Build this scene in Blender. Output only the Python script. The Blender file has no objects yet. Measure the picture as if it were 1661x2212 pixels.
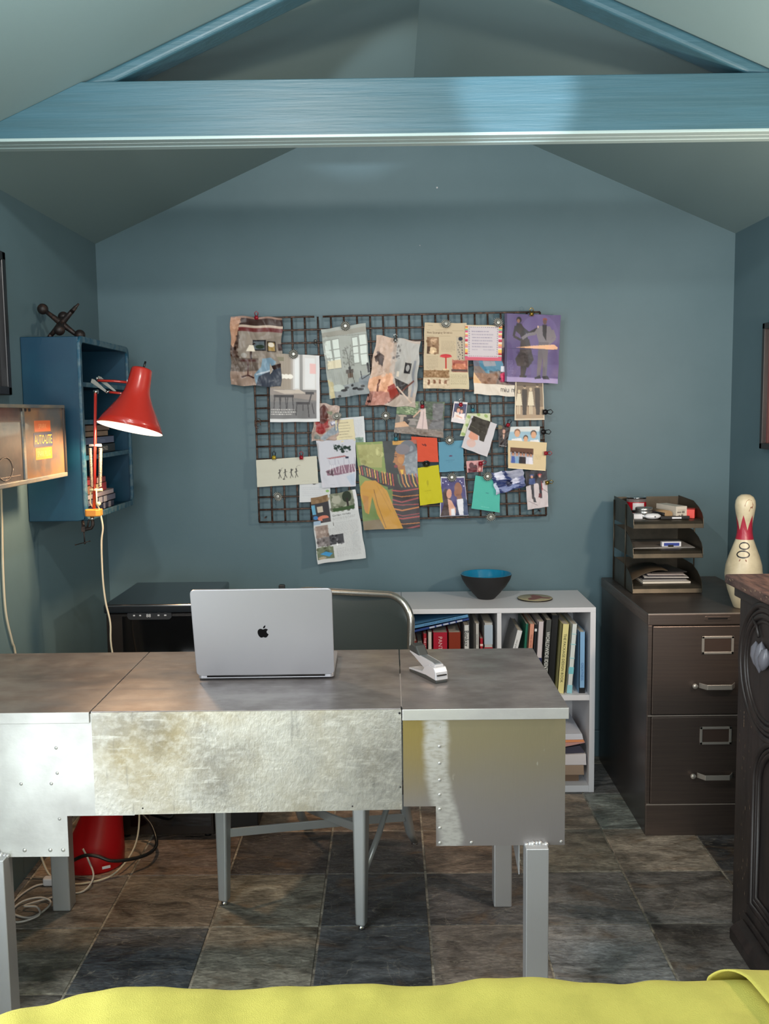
import bpy, bmesh, math, random
import numpy as np
from mathutils import Vector, Matrix
random.seed(7); rng = np.random.RandomState(11)
sc = bpy.context.scene
C = sc.collection
PI = math.pi

# ---------------------------------------------------------------- camera
F, PITCH, ROLL, YAW, CH = 2084.4, .1038, .012, -.0059, 1.4211
def cam_axes():
    cy, sy = math.cos(YAW), math.sin(YAW)
    fw = Vector((sy*math.cos(PITCH), cy*math.cos(PITCH), -math.sin(PITCH)))
    rt = Vector((cy, -sy, 0)); dn = fw.cross(rt)
    c, s = math.cos(ROLL), math.sin(ROLL)
    return c*rt+s*dn, c*dn-s*rt, fw
RT, DN, FW = cam_axes()
cam = bpy.data.cameras.new('camera'); co = bpy.data.objects.new('camera', cam); C.objects.link(co)
cam.sensor_fit = 'HORIZONTAL'; cam.sensor_width = 36; cam.lens = F/1661*36
cam.clip_start = .02
co.matrix_world = Matrix(((RT.x, -DN.x, -FW.x, 0), (RT.y, -DN.y, -FW.y, 0), (RT.z, -DN.z, -FW.z, CH), (0, 0, 0, 1)))
sc.camera = co
def at(px, py, v, ax=1):           # where the sight line of a photo pixel meets the plane (axis ax) = v
    d = FW+RT*((px-830.5)/F)+DN*((py-1106)/F); o = Vector((0, 0, CH))
    return o+d*((v-o[ax])/d[ax])

# ---------------------------------------------------------------- view, world, lights
sc.view_settings.view_transform = 'Standard'; sc.view_settings.look = 'None'
sc.view_settings.gamma = 1; sc.view_settings.exposure = 0.25
w = bpy.data.worlds.new('world'); sc.world = w; w.use_nodes = True
w.node_tree.nodes['Background'].inputs[0].default_value = (.55, .7, .9, 1)
w.node_tree.nodes['Background'].inputs[1].default_value = .3
def light(kind, name, loc, power, col, size=.1, sy=None, to=None, spot=None, blend=.5):
    l = bpy.data.lights.new(name, kind); l.energy = power; l.color = col
    if kind == 'AREA':
        l.size = size
        if sy: l.shape = 'RECTANGLE'; l.size_y = sy
    else: l.shadow_soft_size = size
    if kind == 'SPOT': l.spot_size = math.radians(spot); l.spot_blend = blend
    o = bpy.data.objects.new(name, l); C.objects.link(o); o.location = loc
    if to: o.rotation_euler = (Vector(to)-Vector(loc)).to_track_quat('-Z', 'Y').to_euler()
    return o
light('AREA', 'daylight_rear_door', (.1, -1.72, 1.15), 62, (.90, .96, 1.0), 1.8, 1.9, to=(.1, 2, 1.2))
light('AREA', 'daylight_glass_door', (-1.12, .95, 1.0), 40, (.92, .97, 1.0), 1.0, 1.9, to=(1, .95, 1.0))
light('AREA', 'high_rear_fill', (.1, -1.7, 2.15), 32, (.95, .98, .96), 1.1, .5, to=(.1, 2.5, 2.35))  # added high fill that brightens ceiling and ridge, no known window
light('SPOT', 'ceiling_fill', (-.62, 1.35, 1.45), 17, (.95, 1.0, .98), .12, to=(-.72, 1.95, 2.35), spot=105, blend=1)  # added pair of fill spots lightening the near ceiling slopes, not real lamps
light('SPOT', 'ceiling_fill', (.80, 1.35, 1.45), 17, (.95, 1.0, .98), .12, to=(.92, 1.95, 2.35), spot=105, blend=1)
light('SPOT', 'ceiling_spot', (-.30, 1.45, 2.28), 38, (1.0, .95, .88), .025, to=(-.40, 3.4, 1.1), spot=125, blend=.6)
light('POINT', 'sideboard_lamp_bulb', (1.17, 2.0, 1.52), 38, (1.0, .78, .60), .05)
light('SPOT', 'beam_spot', (.9, .9, 1.75), 190, (.84, .93, 1.0), .02, to=(.33, 2.52, 2.215), spot=11, blend=.7)

# ---------------------------------------------------------------- small helpers
def lin(c):
    c = c/255.
    return c/12.92 if c <= .04045 else ((c+.055)/1.055)**2.4
def L(c, g=1.0): return tuple(min(.95, lin(v)*g) for v in c)+(1,)
MATS = {}
def mat(name, col, rough=.5, metal=0, col2=None, nscale=8, stretch=(1, 1, 1), lo=.4, hi=.6, bump=0, bscale=60, bstretch=None, coat=0, emit=None, attr=None, rough2=None, spec=None, gain=1, ndet=6):
    if name in MATS: return MATS[name]
    m = bpy.data.materials.new(name); m.use_nodes = True; MATS[name] = m
    n = m.node_tree.nodes; k = m.node_tree.links; b = n['Principled BSDF']
    b.inputs['Base Color'].default_value = L(col, gain); b.inputs['Roughness'].default_value = rough; b.inputs['Metallic'].default_value = metal
    if coat: b.inputs['Coat Weight'].default_value = coat; b.inputs['Coat Roughness'].default_value = .08
    if spec is not None: b.inputs['Specular IOR Level'].default_value = spec
    tc = n.new('ShaderNodeTexCoord')
    def noise(scale, st, det=6):
        mp = n.new('ShaderNodeMapping'); mp.inputs['Scale'].default_value = st; k.new(tc.outputs['Object'], mp.inputs['Vector'])
        t = n.new('ShaderNodeTexNoise'); t.inputs['Scale'].default_value = scale; t.inputs['Detail'].default_value = det; t.inputs['Roughness'].default_value = .6
        k.new(mp.outputs[0], t.inputs['Vector']); return t
    if attr:
        a = n.new('ShaderNodeAttribute'); a.attribute_name = attr; k.new(a.outputs['Color'], b.inputs['Base Color'])
    if col2:
        t = noise(nscale, stretch, ndet); r = n.new('ShaderNodeMapRange'); r.inputs[1].default_value = lo; r.inputs[2].default_value = hi
        k.new(t.outputs['Fac'], r.inputs[0]); x = n.new('ShaderNodeMix'); x.data_type = 'RGBA'
        x.inputs[6].default_value = L(col, gain); x.inputs[7].default_value = L(col2, gain)
        k.new(r.outputs[0], x.inputs[0]); k.new(x.outputs[2], b.inputs['Base Color'])
        if rough2 is not None:
            q = n.new('ShaderNodeMapRange'); q.inputs[3].default_value = rough; q.inputs[4].default_value = rough2
            k.new(r.outputs[0], q.inputs[0]); k.new(q.outputs[0], b.inputs['Roughness'])
    if bump:
        t = noise(bscale, bstretch or stretch); bp = n.new('ShaderNodeBump'); bp.inputs['Strength'].default_value = bump; bp.inputs['Distance'].default_value = .002
        k.new(t.outputs['Fac'], bp.inputs['Height']); k.new(bp.outputs[0], b.inputs['Normal'])
    if emit: b.inputs['Emission Color'].default_value = L(emit[0]); b.inputs['Emission Strength'].default_value = emit[1]
    return m

def world_origin(o):
    v = Vector((0, 0, 0))
    while o: v += o.location; o = o.parent
    return v
def tag(o, label=None, cat=None, group=None, kind=None):
    if label: o['label'] = label
    if cat: o['category'] = cat
    if group: o['group'] = group
    if kind: o['kind'] = kind
    return o
def empty(name, loc, label, cat, group=None):
    o = bpy.data.objects.new(name, None); C.objects.link(o); o.location = loc; o.empty_display_size = .05
    return tag(o, label, cat, group)

_TXT = {}
def text_tris(s, bold=False):
    if s in _TXT: return _TXT[s]
    cu = bpy.data.curves.new('lettering', 'FONT'); cu.body = s; cu.size = 1; cu.resolution_u = 2
    if bold: cu.offset = .02
    o = bpy.data.objects.new('lettering', cu); C.objects.link(o)
    bpy.context.view_layer.update()
    me = o.to_mesh(); me.calc_loop_triangles()
    v = np.array([p.co[:2] for p in me.vertices]).reshape(-1, 2); t = np.array([p.vertices[:] for p in me.loop_triangles], int).reshape(-1, 3)
    o.to_mesh_clear(); bpy.data.objects.remove(o); bpy.data.curves.remove(cu)
    if len(v): v[:, 0] -= v[:, 0].min()
    _TXT[s] = (v, t); return v, t

class MB:
    """collects shapes in world coordinates; build() links them as ONE mesh object"""
    def __init__(s): s.v = []; s.f = []; s.m = []; s.s = []
    def add(s, vs, fs, m=0, smooth=False):
        b = len(s.v); s.v += [tuple(p) for p in vs]; s.f += [tuple(b+i for i in f) for f in fs]; s.m += [m]*len(fs); s.s += [smooth]*len(fs); return s
    def box(s, x0, x1, y0, y1, z0, z1, m=0, M=None):
        vs = [Vector((x, y, z)) for x in (x0, x1) for y in (y0, y1) for z in (z0, z1)]
        if M is not None: vs = [M @ v for v in vs]
        return s.add(vs, [(0, 1, 3, 2), (4, 6, 7, 5), (0, 4, 5, 1), (2, 3, 7, 6), (0, 2, 6, 4), (1, 5, 7, 3)], m)
    def prism(s, pts, d0, d1, ax=0, m=0, M=None, smooth=False):
        n = len(pts); vs = []
        for d in (d0, d1):
            for p, q in pts:
                v = {0: (d, p, q), 1: (p, d, q), 2: (p, q, d)}[ax]; vs.append(Vector(v))
        if M is not None: vs = [M @ v for v in vs]
        s.add(vs, [tuple(range(n))[::-1], tuple(range(n, 2*n))], m)
        b = len(s.v)-2*n
        s.f += [(b+i, b+(i+1) % n, b+n+(i+1) % n, b+n+i) for i in range(n)]; s.m += [m]*n; s.s += [smooth]*n
        return s
    def tube(s, path, r, seg=10, m=0, caps=True, closed=False):
        P = [Vector(p) for p in path]; n = len(P); rs = r if isinstance(r, (list, tuple)) else [r]*n
        vs = []; up = None
        for i in range(n):
            if closed: t = (P[(i+1) % n]-P[i-1]).normalized()
            else: t = (P[min(i+1, n-1)]-P[max(i-1, 0)]).normalized()
            if up is None: up = Vector((0, 0, 1)) if abs(t.z) < .9 else Vector((1, 0, 0))
            a = t.cross(up); 
            if a.length < 1e-6: a = t.cross(Vector((0, 1, 0)))
            a.normalize(); up = a.cross(t).normalized()
            for j in range(seg):
                an = 2*PI*j/seg; vs.append(P[i]+(a*math.cos(an)+up*math.sin(an))*rs[i])
        fs = []
        for i in range(n if closed else n-1):
            i2 = (i+1) % n
            for j in range(seg): fs.append((i*seg+j, i*seg+(j+1) % seg, i2*seg+(j+1) % seg, i2*seg+j))
        s.add(vs, fs, m, True)
        if caps and not closed: 
            b = len(s.v)-len(vs); s.f += [tuple(b+j for j in range(seg))[::-1], tuple(b+(n-1)*seg+j for j in range(seg))]; s.m += [m]*2; s.s += [False]*2
        return s
    def lathe(s, prof, c, axis=(0, 0, 1), seg=32, m=0, flute=0, nfl=0, sq=(1, 1), caps=True):
        ax = Vector(axis).normalized(); q = ax.to_track_quat('Z', 'Y').to_matrix(); c = Vector(c); vs = []
        for r, h in prof:
            for j in range(seg):
                an = 2*PI*j/seg; rr = r*(1+flute*math.cos(nfl*an)); vs.append(c+q @ Vector((rr*math.cos(an)*sq[0], rr*math.sin(an)*sq[1], h)))
        fs = [(i*seg+j, i*seg+(j+1) % seg, (i+1)*seg+(j+1) % seg, (i+1)*seg+j) for i in range(len(prof)-1) for j in range(seg)]
        s.add(vs, fs, m, True)
        b = len(s.v)-len(vs); n = len(prof)
        if not caps: return s
        if prof[0][0] > 1e-4: s.f.append(tuple(b+j for j in range(seg))[::-1]); s.m.append(m); s.s.append(False)
        if prof[-1][0] > 1e-4: s.f.append(tuple(b+(n-1)*seg+j for j in range(seg))); s.m.append(m); s.s.append(False)
        return s
    def ball(s, c, r, m=0, seg=16, sq=(1, 1)):
        n = 9; return s.lathe([(r*math.sin(PI*i/n), -r*math.cos(PI*i/n)) for i in range(n+1)], c, seg=seg, m=m, sq=sq)
    def quadrect(s, o, u, v, m=0):
        o, u, v = Vector(o), Vector(u), Vector(v); return s.add([o, o+u, o+u+v, o+v], [(0, 1, 2, 3)], m)
    def text(s, t, o, u, v, size, m=0, width=None, center=False):
        """flat lettering at o, baseline along unit u, up along unit v"""
        vv, tt = text_tris(t); o, u, v = Vector(o), Vector(u).normalized(), Vector(v).normalized()
        k = size/.7; sx = k
        if width: sx = width/max(1e-6, vv[:, 0].max())
        x0 = -vv[:, 0].max()*sx/2 if center else 0
        return s.add([o+u*(p[0]*sx+x0)+v*(p[1]*k) for p in vv], [tuple(int(i) for i in q) for q in tt], m)
    def build(s, name, mats, parent=None, loc=None, bevel=0, seg=2, sub=0, auto=False):
        if not isinstance(mats, (list, tuple)): mats = [mats]
        org = world_origin(parent) if parent else Vector(loc or (0, 0, 0))
        me = bpy.data.meshes.new(name); me.from_pydata([tuple(Vector(p)-org) for p in s.v], [], s.f)
        for mm in mats: me.materials.append(mm)
        me.polygons.foreach_set('material_index', s.m); me.polygons.foreach_set('use_smooth', s.s)
        bm = bmesh.new(); bm.from_mesh(me); bmesh.ops.recalc_face_normals(bm, faces=bm.faces[:]); bm.to_mesh(me); bm.free()
        o = bpy.data.objects.new(name, me); C.objects.link(o)
        if parent: o.parent = parent
        else: o.location = org
        if bevel:
            b = o.modifiers.new('bevel', 'BEVEL'); b.width = bevel; b.segments = seg; b.limit_method = 'ANGLE'; b.angle_limit = .7
        if sub: x = o.modifiers.new('sub', 'SUBSURF'); x.levels = sub; x.render_levels = sub
        return o
def struct(o): o['kind'] = 'structure'; return o
def rz(c, a): return Matrix.Translation(c) @ Matrix.Rotation(a, 4, 'Z') @ Matrix.Translation(-Vector(c))

# ---------------------------------------------------------------- materials
M_wall = mat('wall_paint', (86, 110, 118), .45, bump=.12, bscale=300, col2=(89, 113, 121), nscale=3, spec=.35)
M_wallL = M_wall
M_ceil = mat('ceiling_paint', (112, 134, 136), .5, bump=.1, bscale=260)
M_beam = mat('beam_paint', (50, 86, 99), .46, bump=.6, bscale=14, bstretch=(.3, 6, 7), col2=(47, 81, 92), nscale=5, stretch=(.6, 6, 10))
M_moul = mat('beam_moulding_paint', (142, 162, 162), .35)
M_alu = mat('sheet_aluminium', (196, 198, 194), .38, .6, col2=(172, 172, 170), nscale=5, lo=.35, hi=.65, bump=.12, bscale=90, bstretch=(.6, 1, 1), rough2=.5)
M_aluT = mat('desk_top_metal', (150, 146, 146), .30, .6, col2=(122, 117, 116), nscale=7, stretch=(1, 2.2, 1), lo=.35, hi=.68, bump=.10, bscale=70, bstretch=(.5, 2, 1), rough2=.44)
M_aluY = mat('sanded_aluminium_yellowed', (186, 186, 180), .42, .7, col2=(156, 144, 112), nscale=3.4, stretch=(1, 1, .8), lo=.40, hi=.66, bump=.45, bscale=140, rough2=.55, ndet=10)
M_leg = mat('leg_aluminium', (186, 188, 190), .38, .6, bump=.15, bscale=100, bstretch=(1, 1, .3))
M_aluR = mat('anodised_aluminium', (150, 136, 96), .40, .6, bump=.10, bscale=60, bstretch=(8, 1, .6))
def anodised():
    # yellow film left on the upper part, bare metal below, and a sanded band beside the rivets
    n, k = M_aluR.node_tree.nodes, M_aluR.node_tree.links; b = n['Principled BSDF']
    tc = n.new('ShaderNodeTexCoord'); sp = n.new('ShaderNodeSeparateXYZ'); k.new(tc.outputs['Object'], sp.inputs[0])
    def N(sc_, st, det=6):
        mp = n.new('ShaderNodeMapping'); mp.inputs['Scale'].default_value = st; k.new(tc.outputs['Object'], mp.inputs[0]); t = n.new('ShaderNodeTexNoise'); t.inputs['Scale'].default_value = sc_; t.inputs['Detail'].default_value = det; k.new(mp.outputs[0], t.inputs['Vector']); return t
    def M(op, a, b_):
        t = n.new('ShaderNodeMath'); t.operation = op
        for i, v in enumerate((a, b_)):
            if isinstance(v, (int, float)): t.inputs[i].default_value = v
            else: k.new(v, t.inputs[i])
        return t.outputs[0]
    def R(v, a, b_, c=0, d=1):
        t = n.new('ShaderNodeMapRange'); t.interpolation_type = 'SMOOTHSTEP'; k.new(v, t.inputs[0])
        for i, q in enumerate((a, b_, c, d)): t.inputs[i+1].default_value = q
        return t.outputs[0]
    n1 = N(5, (1, 1, 1)).outputs['Fac']; zz = M('ADD', sp.outputs['Z'], M('MULTIPLY', n1, .10))
    f1 = R(zz, .50, .76)                                   # film
    xx = M('ADD', sp.outputs['X'], M('ADD', M('MULTIPLY', N(14, (1, 1, 1)).outputs['Fac'], .03), M('MULTIPLY', R(sp.outputs['Z'], .42, .62, -.035, 0), 1)))
    band = M('MULTIPLY', R(xx, X0_+.055, X0_+.075), R(xx, X0_+.105, X0_+.125, 1, 0)); band = M('MULTIPLY', band, R(N(60, (1, 1, 3), 8).outputs['Fac'], .3, .6, .55, 1))
    def X(f, a, b_):
        t = n.new('ShaderNodeMix'); t.data_type = 'RGBA'; k.new(f, t.inputs[0])
        for i, q in ((6, a), (7, b_)):
            if isinstance(q, tuple): t.inputs[i].default_value = L(q)
            else: k.new(q, t.inputs[i])
        return t.outputs[2]
    leftf = R(sp.outputs['X'], X0_+.07, X0_+.04); film = X(leftf, (142, 134, 108), (150, 134, 80))
    c = X(f1, (146, 142, 142), film); c = X(band, c, (200, 200, 196))
    sp2 = R(N(45, (1, 1, .5), 3).outputs['Fac'], .70, .76, 0, .5); c = X(sp2, c, (190, 188, 176))
    k.new(c, b.inputs['Base Color'])
def smudge(m, dark, light, sc1=4, sc2=26):
    n, k = m.node_tree.nodes, m.node_tree.links; b = n['Principled BSDF']; src = b.inputs['Base Color'].links[0].from_socket
    tc = n.new('ShaderNodeTexCoord')
    def N(sc_, st):
        mp = n.new('ShaderNodeMapping'); mp.inputs['Scale'].default_value = st; mp.inputs['Location'].default_value = (3.1, 1.7, 2.3); k.new(tc.outputs['Object'], mp.inputs[0]); t = n.new('ShaderNodeTexNoise'); t.inputs['Scale'].default_value = sc_; t.inputs['Detail'].default_value = 9; k.new(mp.outputs[0], t.inputs['Vector']); return t.outputs['Fac']
    for (f, a, c_, d_, mx) in ((N(sc1, (1, 1, 1)), .46, .74, dark, .85), (N(sc2, (1, 1, 1.3)), .45, .75, light, .38), (N(90, (.12, 1, 1)), .60, .70, light, .35), (N(90, (1, 1, .12)), .62, .72, dark, .3)):
        r = n.new('ShaderNodeMapRange'); k.new(f, r.inputs[0]); r.inputs[1].default_value = a; r.inputs[2].default_value = c_; r.inputs[4].default_value = mx
        x = n.new('ShaderNodeMix'); x.data_type = 'RGBA'; k.new(r.outputs[0], x.inputs[0]); k.new(src, x.inputs[6]); x.inputs[7].default_value = L(d_); src = x.outputs[2]
    k.new(src, b.inputs['Base Color'])
smudge(M_aluY, (112, 112, 110), (218, 218, 212), 4.5, 60); smudge(M_aluT, (104, 98, 98), (168, 165, 164), 5, 18)
X0_ = .0235-(-.36)
anodised()
M_white = mat('white_laminate', (212, 212, 216), .42)
M_steel = mat('dark_brushed_steel', (122, 108, 101), .36, .8, col2=(104, 93, 88), nscale=9, stretch=(.4, 1, 14), lo=.3, hi=.7, bump=.03, bscale=90, bstretch=(.2, 1, 12), rough2=.42)
M_hand = mat('satin_nickel', (190, 184, 176), .32, .6)
M_tray = mat('bronze_tray_metal', (92, 84, 72), .4, .75, col2=(70, 66, 58), nscale=14, lo=.4, hi=.7)
M_blue = mat('blue_paint', (3, 54, 78), .42, col2=(6, 62, 84), nscale=9, lo=.4, hi=.7, bump=.15, bscale=40)
M_worn = mat('worn_blue_paint', (78, 104, 116), .5, col2=(28, 78, 102), nscale=38, lo=.42, hi=.58, bump=.3, bscale=60)
M_red = mat('red_enamel', (172, 44, 34), .25, coat=.5)
M_dark = mat('black_plastic', (18, 18, 20), .4)
M_gloss = mat('black_gloss', (8, 9, 11), .08, coat=.6)
M_wood = mat('dark_carved_wood', (44, 37, 35), .42, col2=(30, 26, 26), nscale=7, stretch=(3, 3, .5), bump=.2, bscale=40, bstretch=(3, 3, .4))
M_woodtop = mat('worn_brown_top', (98, 74, 66), .45, col2=(58, 44, 42), nscale=18, stretch=(3, .7, 2), lo=.4, hi=.62, bump=.3, bscale=40)
M_cord = mat('ivory_cord', (196, 184, 160), .5)
M_yel = mat('lime_linen', (200, 190, 88), .85, col2=(190, 181, 82), nscale=20, bump=.5, bscale=700, gain=1.0)
M_chrome = mat('chrome', (200, 200, 200), .12, 1)
M_iron = mat('rusty_iron', (36, 30, 29), .5, .4, col2=(72, 50, 40), nscale=60, lo=.5, hi=.7, bump=.3, bscale=150)
M_pages = mat('book_pages', (196, 188, 172), .8)

# ---------------------------------------------------------------- room shell
XL, XR, YB, YF = -1.142, 1.358, 3.86, -1.8
ZEL, ZER, XRI, ZRI = 2.087, 2.095, .105, 2.64
T = .12
g = MB(); g.prism([(XL-T, -.2), (XR+T, -.2), (XR+T, ZER), (XRI, ZRI+.0), (XL-T, ZEL)], YB, YB+T, 1)
wb = struct(g.build('wall_back', M_wall))
g = MB(); g.prism([(XL-T, -.2), (XR+T, -.2), (XR+T, ZER), (XRI, ZRI), (XL-T, ZEL)], YF-T, YF, 1)
struct(g.build('wall_front', M_wall))
struct(MB().box(XL-T, XL, YF, YB, -.2, ZEL+.02).build('wall_left', M_wallL))
struct(MB().box(XR, XR+T, YF, YB, -.2, ZER+.02).build('wall_right', M_wall))
sl, sr = (ZRI-ZEL)/(XRI-XL), (ZRI-ZER)/(XR-XRI)
g = MB(); g.prism([(XL-T, ZEL-T*sl), (XRI, ZRI), (XR+T, ZER-T*sr), (XR+T, ZER+.2), (XRI, ZRI+.2), (XL-T, ZEL+.2)], YF-T, YB+T, 1)
struct(g.build('ceiling', M_ceil))
struct(MB().box(-.4, XR, YB-.016, YB, 0, .11).build('baseboard_back', M_wall, bevel=.003))
# tie beam with a moulded underside, and the two rafters that rise from it
def zc(x): return ZEL+(x-XL)*sl if x < XRI else ZER+(XR-x)*sr
BY, BZ0, BZ1 = 2.52, 2.117, 2.254
g = MB()
xa = XL+(BZ0-ZEL)/sl; xb = XL+(BZ1-ZEL)/sl; xc = XR-(BZ1-ZER)/sr; xd = XR-(BZ0-ZER)/sr
g.prism([(xa, BZ0), (xd, BZ0), (xc, BZ1), (xb, BZ1)], BY, BY+.092, 1, 0)
struct(g.build('trim_1', [M_beam], bevel=.002))
g = MB()
for y0, y1, dz in ((BY-.001, BY+.028, .006), (BY+.036, BY+.058, .005), (BY+.066, BY+.093, .006)):
    g.box(xa+.02, xd-.02, y0, y1, BZ0-dz, BZ0+.002)
struct(g.build('trim_2', M_moul, bevel=.0015))
g = MB(); dr = .036
g.prism([(xb-.04, BZ1-.04*sl), (XRI, ZRI), (xc+.04, BZ1-.04*sr), (xc-dr/sr, BZ1), (XRI, ZRI-dr), (xb+dr/sl, BZ1)], BY+.004, BY+.090, 1)
struct(g.build('trim_3', M_beam, bevel=.010, seg=4))

# slate floor: every tile a raised quad over a grout bed
TS = .3048; GX, GY = -.2089, 3.1573
tilecol = {(0,0):(44,40,38),(1,0):(84,64,47),(2,0):(84,76,60),(3,0):(104,90,72),(4,0):(40,42,46),(-1,0):(44,38,36),(-2,0):(72,54,44),(-3,0):(104,76,50),
 (0,1):(36,40,44),(1,1):(52,49,48),(2,1):(64,62,60),(3,1):(70,65,60),(4,1):(62,60,58),(-1,1):(82,78,62),(-2,1):(72,60,46),(-3,1):(74,66,56),
 (0,2):(44,48,52),(1,2):(66,58,50),(2,2):(86,86,86),(3,2):(62,56,50),(4,2):(56,52,48),(-1,2):(80,75,60),(-2,2):(38,44,50),(-3,2):(74,70,58),
 (2,-1):(112,88,64),(3,-1):(84,88,78),(1,-1):(80,66,52),(0,-1):(86,66,50),(-1,-1):(104,74,46),(-2,-1):(76,60,50),(-3,-1):(104,76,52),
 (2,3):(82,82,82),(3,3):(70,70,68),(-3,3):(66,62,56)}
pal = [(50,52,56),(84,76,60),(96,78,60),(70,68,66),(84,86,82),(44,42,42)]
g = MB(); cols = []
for i in range(-4, 6):
    for j in range(-3, 17):
        x0, y1 = GX+i*TS, GY-j*TS; x1, y0 = x0+TS, y1-TS
        x0, x1 = max(x0+.0035, XL), min(x1-.0035, XR); y0, y1 = max(y0+.0035, YF), min(y1-.0035, YB)
        if x1-x0 < .01 or y1-y0 < .01: continue
        g.box(x0, x1, y0, y1, -.02, 0); q = tilecol.get((i, j), random.choice(pal)); mq = sum(q)/3; q = [v*.5+mq*.5+6 for v in q]; cols += [L(q, 2.3)]*6
g.box(XL, XR, YF, YB, -.05, -.003); cols += [L((150, 144, 132), 1.0)]*6
fl = struct(g.build('floor', mat('slate', (70, 68, 64), .42, attr='tile'), bevel=.0015))
a = fl.data.color_attributes.new('tile', 'FLOAT_COLOR', 'CORNER')
a.data.foreach_set('color', np.repeat(np.array(cols), 4, 0).ravel())
m = MATS['slate']; n = m.node_tree.nodes; k = m.node_tree.links; b = n['Principled BSDF']
tc = n.new('ShaderNodeTexCoord'); at_ = [q for q in n if q.type == 'ATTRIBUTE'][0]
# each tile samples its own patch of stone
off = n.new('ShaderNodeVectorMath'); off.operation = 'MULTIPLY_ADD'; off.inputs[1].default_value = (37, 53, 29)
k.new(at_.outputs['Color'], off.inputs[0]); k.new(tc.outputs['Object'], off.inputs[2])
def nz(scale, det, dist=0, st=(1, 1, 1), src=off):
    mp = n.new('ShaderNodeMapping'); mp.inputs['Scale'].default_value = st; k.new(src.outputs[0], mp.inputs['Vector'])
    t = n.new('ShaderNodeTexNoise'); t.inputs['Scale'].default_value = scale; t.inputs['Detail'].default_value = det; t.inputs['Distortion'].default_value = dist
    k.new(mp.outputs[0], t.inputs['Vector']); return t
n1 = nz(7, 8, 1.2, (1, 1.8, 1)); n2 = nz(28, 8, .6, (1, 2, 1)); n3 = nz(3.2, 4, 2.5, (1, 1.6, 1))
mr = n.new('ShaderNodeMapRange'); mr.inputs[1].default_value = .3; mr.inputs[2].default_value = .72; mr.inputs[3].default_value = .38; mr.inputs[4].default_value = 1.75; k.new(n1.outputs['Fac'], mr.inputs[0])
mu = n.new('ShaderNodeMix'); mu.data_type = 'RGBA'; mu.blend_type = 'MULTIPLY'; mu.inputs[0].default_value = 1
k.new(at_.outputs['Color'], mu.inputs[6]); k.new(mr.outputs[0], mu.inputs[7])
# rusty bloom and pale cleft edges
r2 = n.new('ShaderNodeMapRange'); r2.inputs[1].default_value = .56; r2.inputs[2].default_value = .72; r2.inputs[4].default_value = .55; k.new(n3.outputs['Fac'], r2.inputs[0])
m2 = n.new('ShaderNodeMix'); m2.data_type = 'RGBA'; m2.inputs[7].default_value = L((112, 90, 66)); k.new(r2.outputs[0], m2.inputs[0]); k.new(mu.outputs[2], m2.inputs[6])
sub = n.new('ShaderNodeMath'); sub.operation = 'SUBTRACT'; sub.inputs[1].default_value = .5; k.new(n3.outputs['Fac'], sub.inputs[0])
ab = n.new('ShaderNodeMath'); ab.operation = 'ABSOLUTE'; k.new(sub.outputs[0], ab.inputs[0])
r3 = n.new('ShaderNodeMapRange'); r3.inputs[1].default_value = 0; r3.inputs[2].default_value = .006; r3.inputs[3].default_value = .5; r3.inputs[4].default_value = 0; k.new(ab.outputs[0], r3.inputs[0])
m3 = n.new('ShaderNodeMix'); m3.data_type = 'RGBA'; m3.inputs[7].default_value = L((150, 144, 132)); k.new(r3.outputs[0], m3.inputs[0]); k.new(m2.outputs[2], m3.inputs[6])
k.new(m3.outputs[2], b.inputs['Base Color'])
# fine mineral fleck and a second, crisper set of cleft lines
n4 = nz(60, 10, .8, (1, 2.6, 1)); r4 = n.new('ShaderNodeMapRange'); r4.inputs[1].default_value = .3; r4.inputs[2].default_value = .7; r4.inputs[3].default_value = .62; r4.inputs[4].default_value = 1.45; k.new(n4.outputs['Fac'], r4.inputs[0])
m4 = n.new('ShaderNodeMix'); m4.data_type = 'RGBA'; m4.blend_type = 'MULTIPLY'; m4.inputs[0].default_value = 1; k.new(m3.outputs[2], m4.inputs[6]); k.new(r4.outputs[0], m4.inputs[7])
n5 = nz(8, 10, 1.8, (1, 2.0, 1)); s5 = n.new('ShaderNodeMath'); s5.operation = 'SUBTRACT'; s5.inputs[1].default_value = .46; k.new(n5.outputs['Fac'], s5.inputs[0]); a5 = n.new('ShaderNodeMath'); a5.operation = 'ABSOLUTE'; k.new(s5.outputs[0], a5.inputs[0])
r5 = n.new('ShaderNodeMapRange'); r5.inputs[1].default_value = 0; r5.inputs[2].default_value = .012; r5.inputs[3].default_value = .42; r5.inputs[4].default_value = 0; k.new(a5.outputs[0], r5.inputs[0])
m5 = n.new('ShaderNodeMix'); m5.data_type = 'RGBA'; m5.inputs[7].default_value = L((142, 136, 122)); k.new(r5.outputs[0], m5.inputs[0]); k.new(m4.outputs[2], m5.inputs[6]); k.new(m5.outputs[2], b.inputs['Base Color'])
ad = n.new('ShaderNodeMath'); k.new(n1.outputs['Fac'], ad.inputs[0]); k.new(n2.outputs['Fac'], ad.inputs[1])
bp = n.new('ShaderNodeBump'); bp.inputs['Strength'].default_value = .7; bp.inputs['Distance'].default_value = .008; k.new(ad.outputs[0], bp.inputs['Height']); k.new(bp.outputs[0], b.inputs['Normal'])
rr = n.new('ShaderNodeMapRange'); rr.inputs[3].default_value = .3; rr.inputs[4].default_value = .62; k.new(n2.outputs['Fac'], rr.inputs[0]); k.new(rr.outputs[0], b.inputs['Roughness'])

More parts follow.
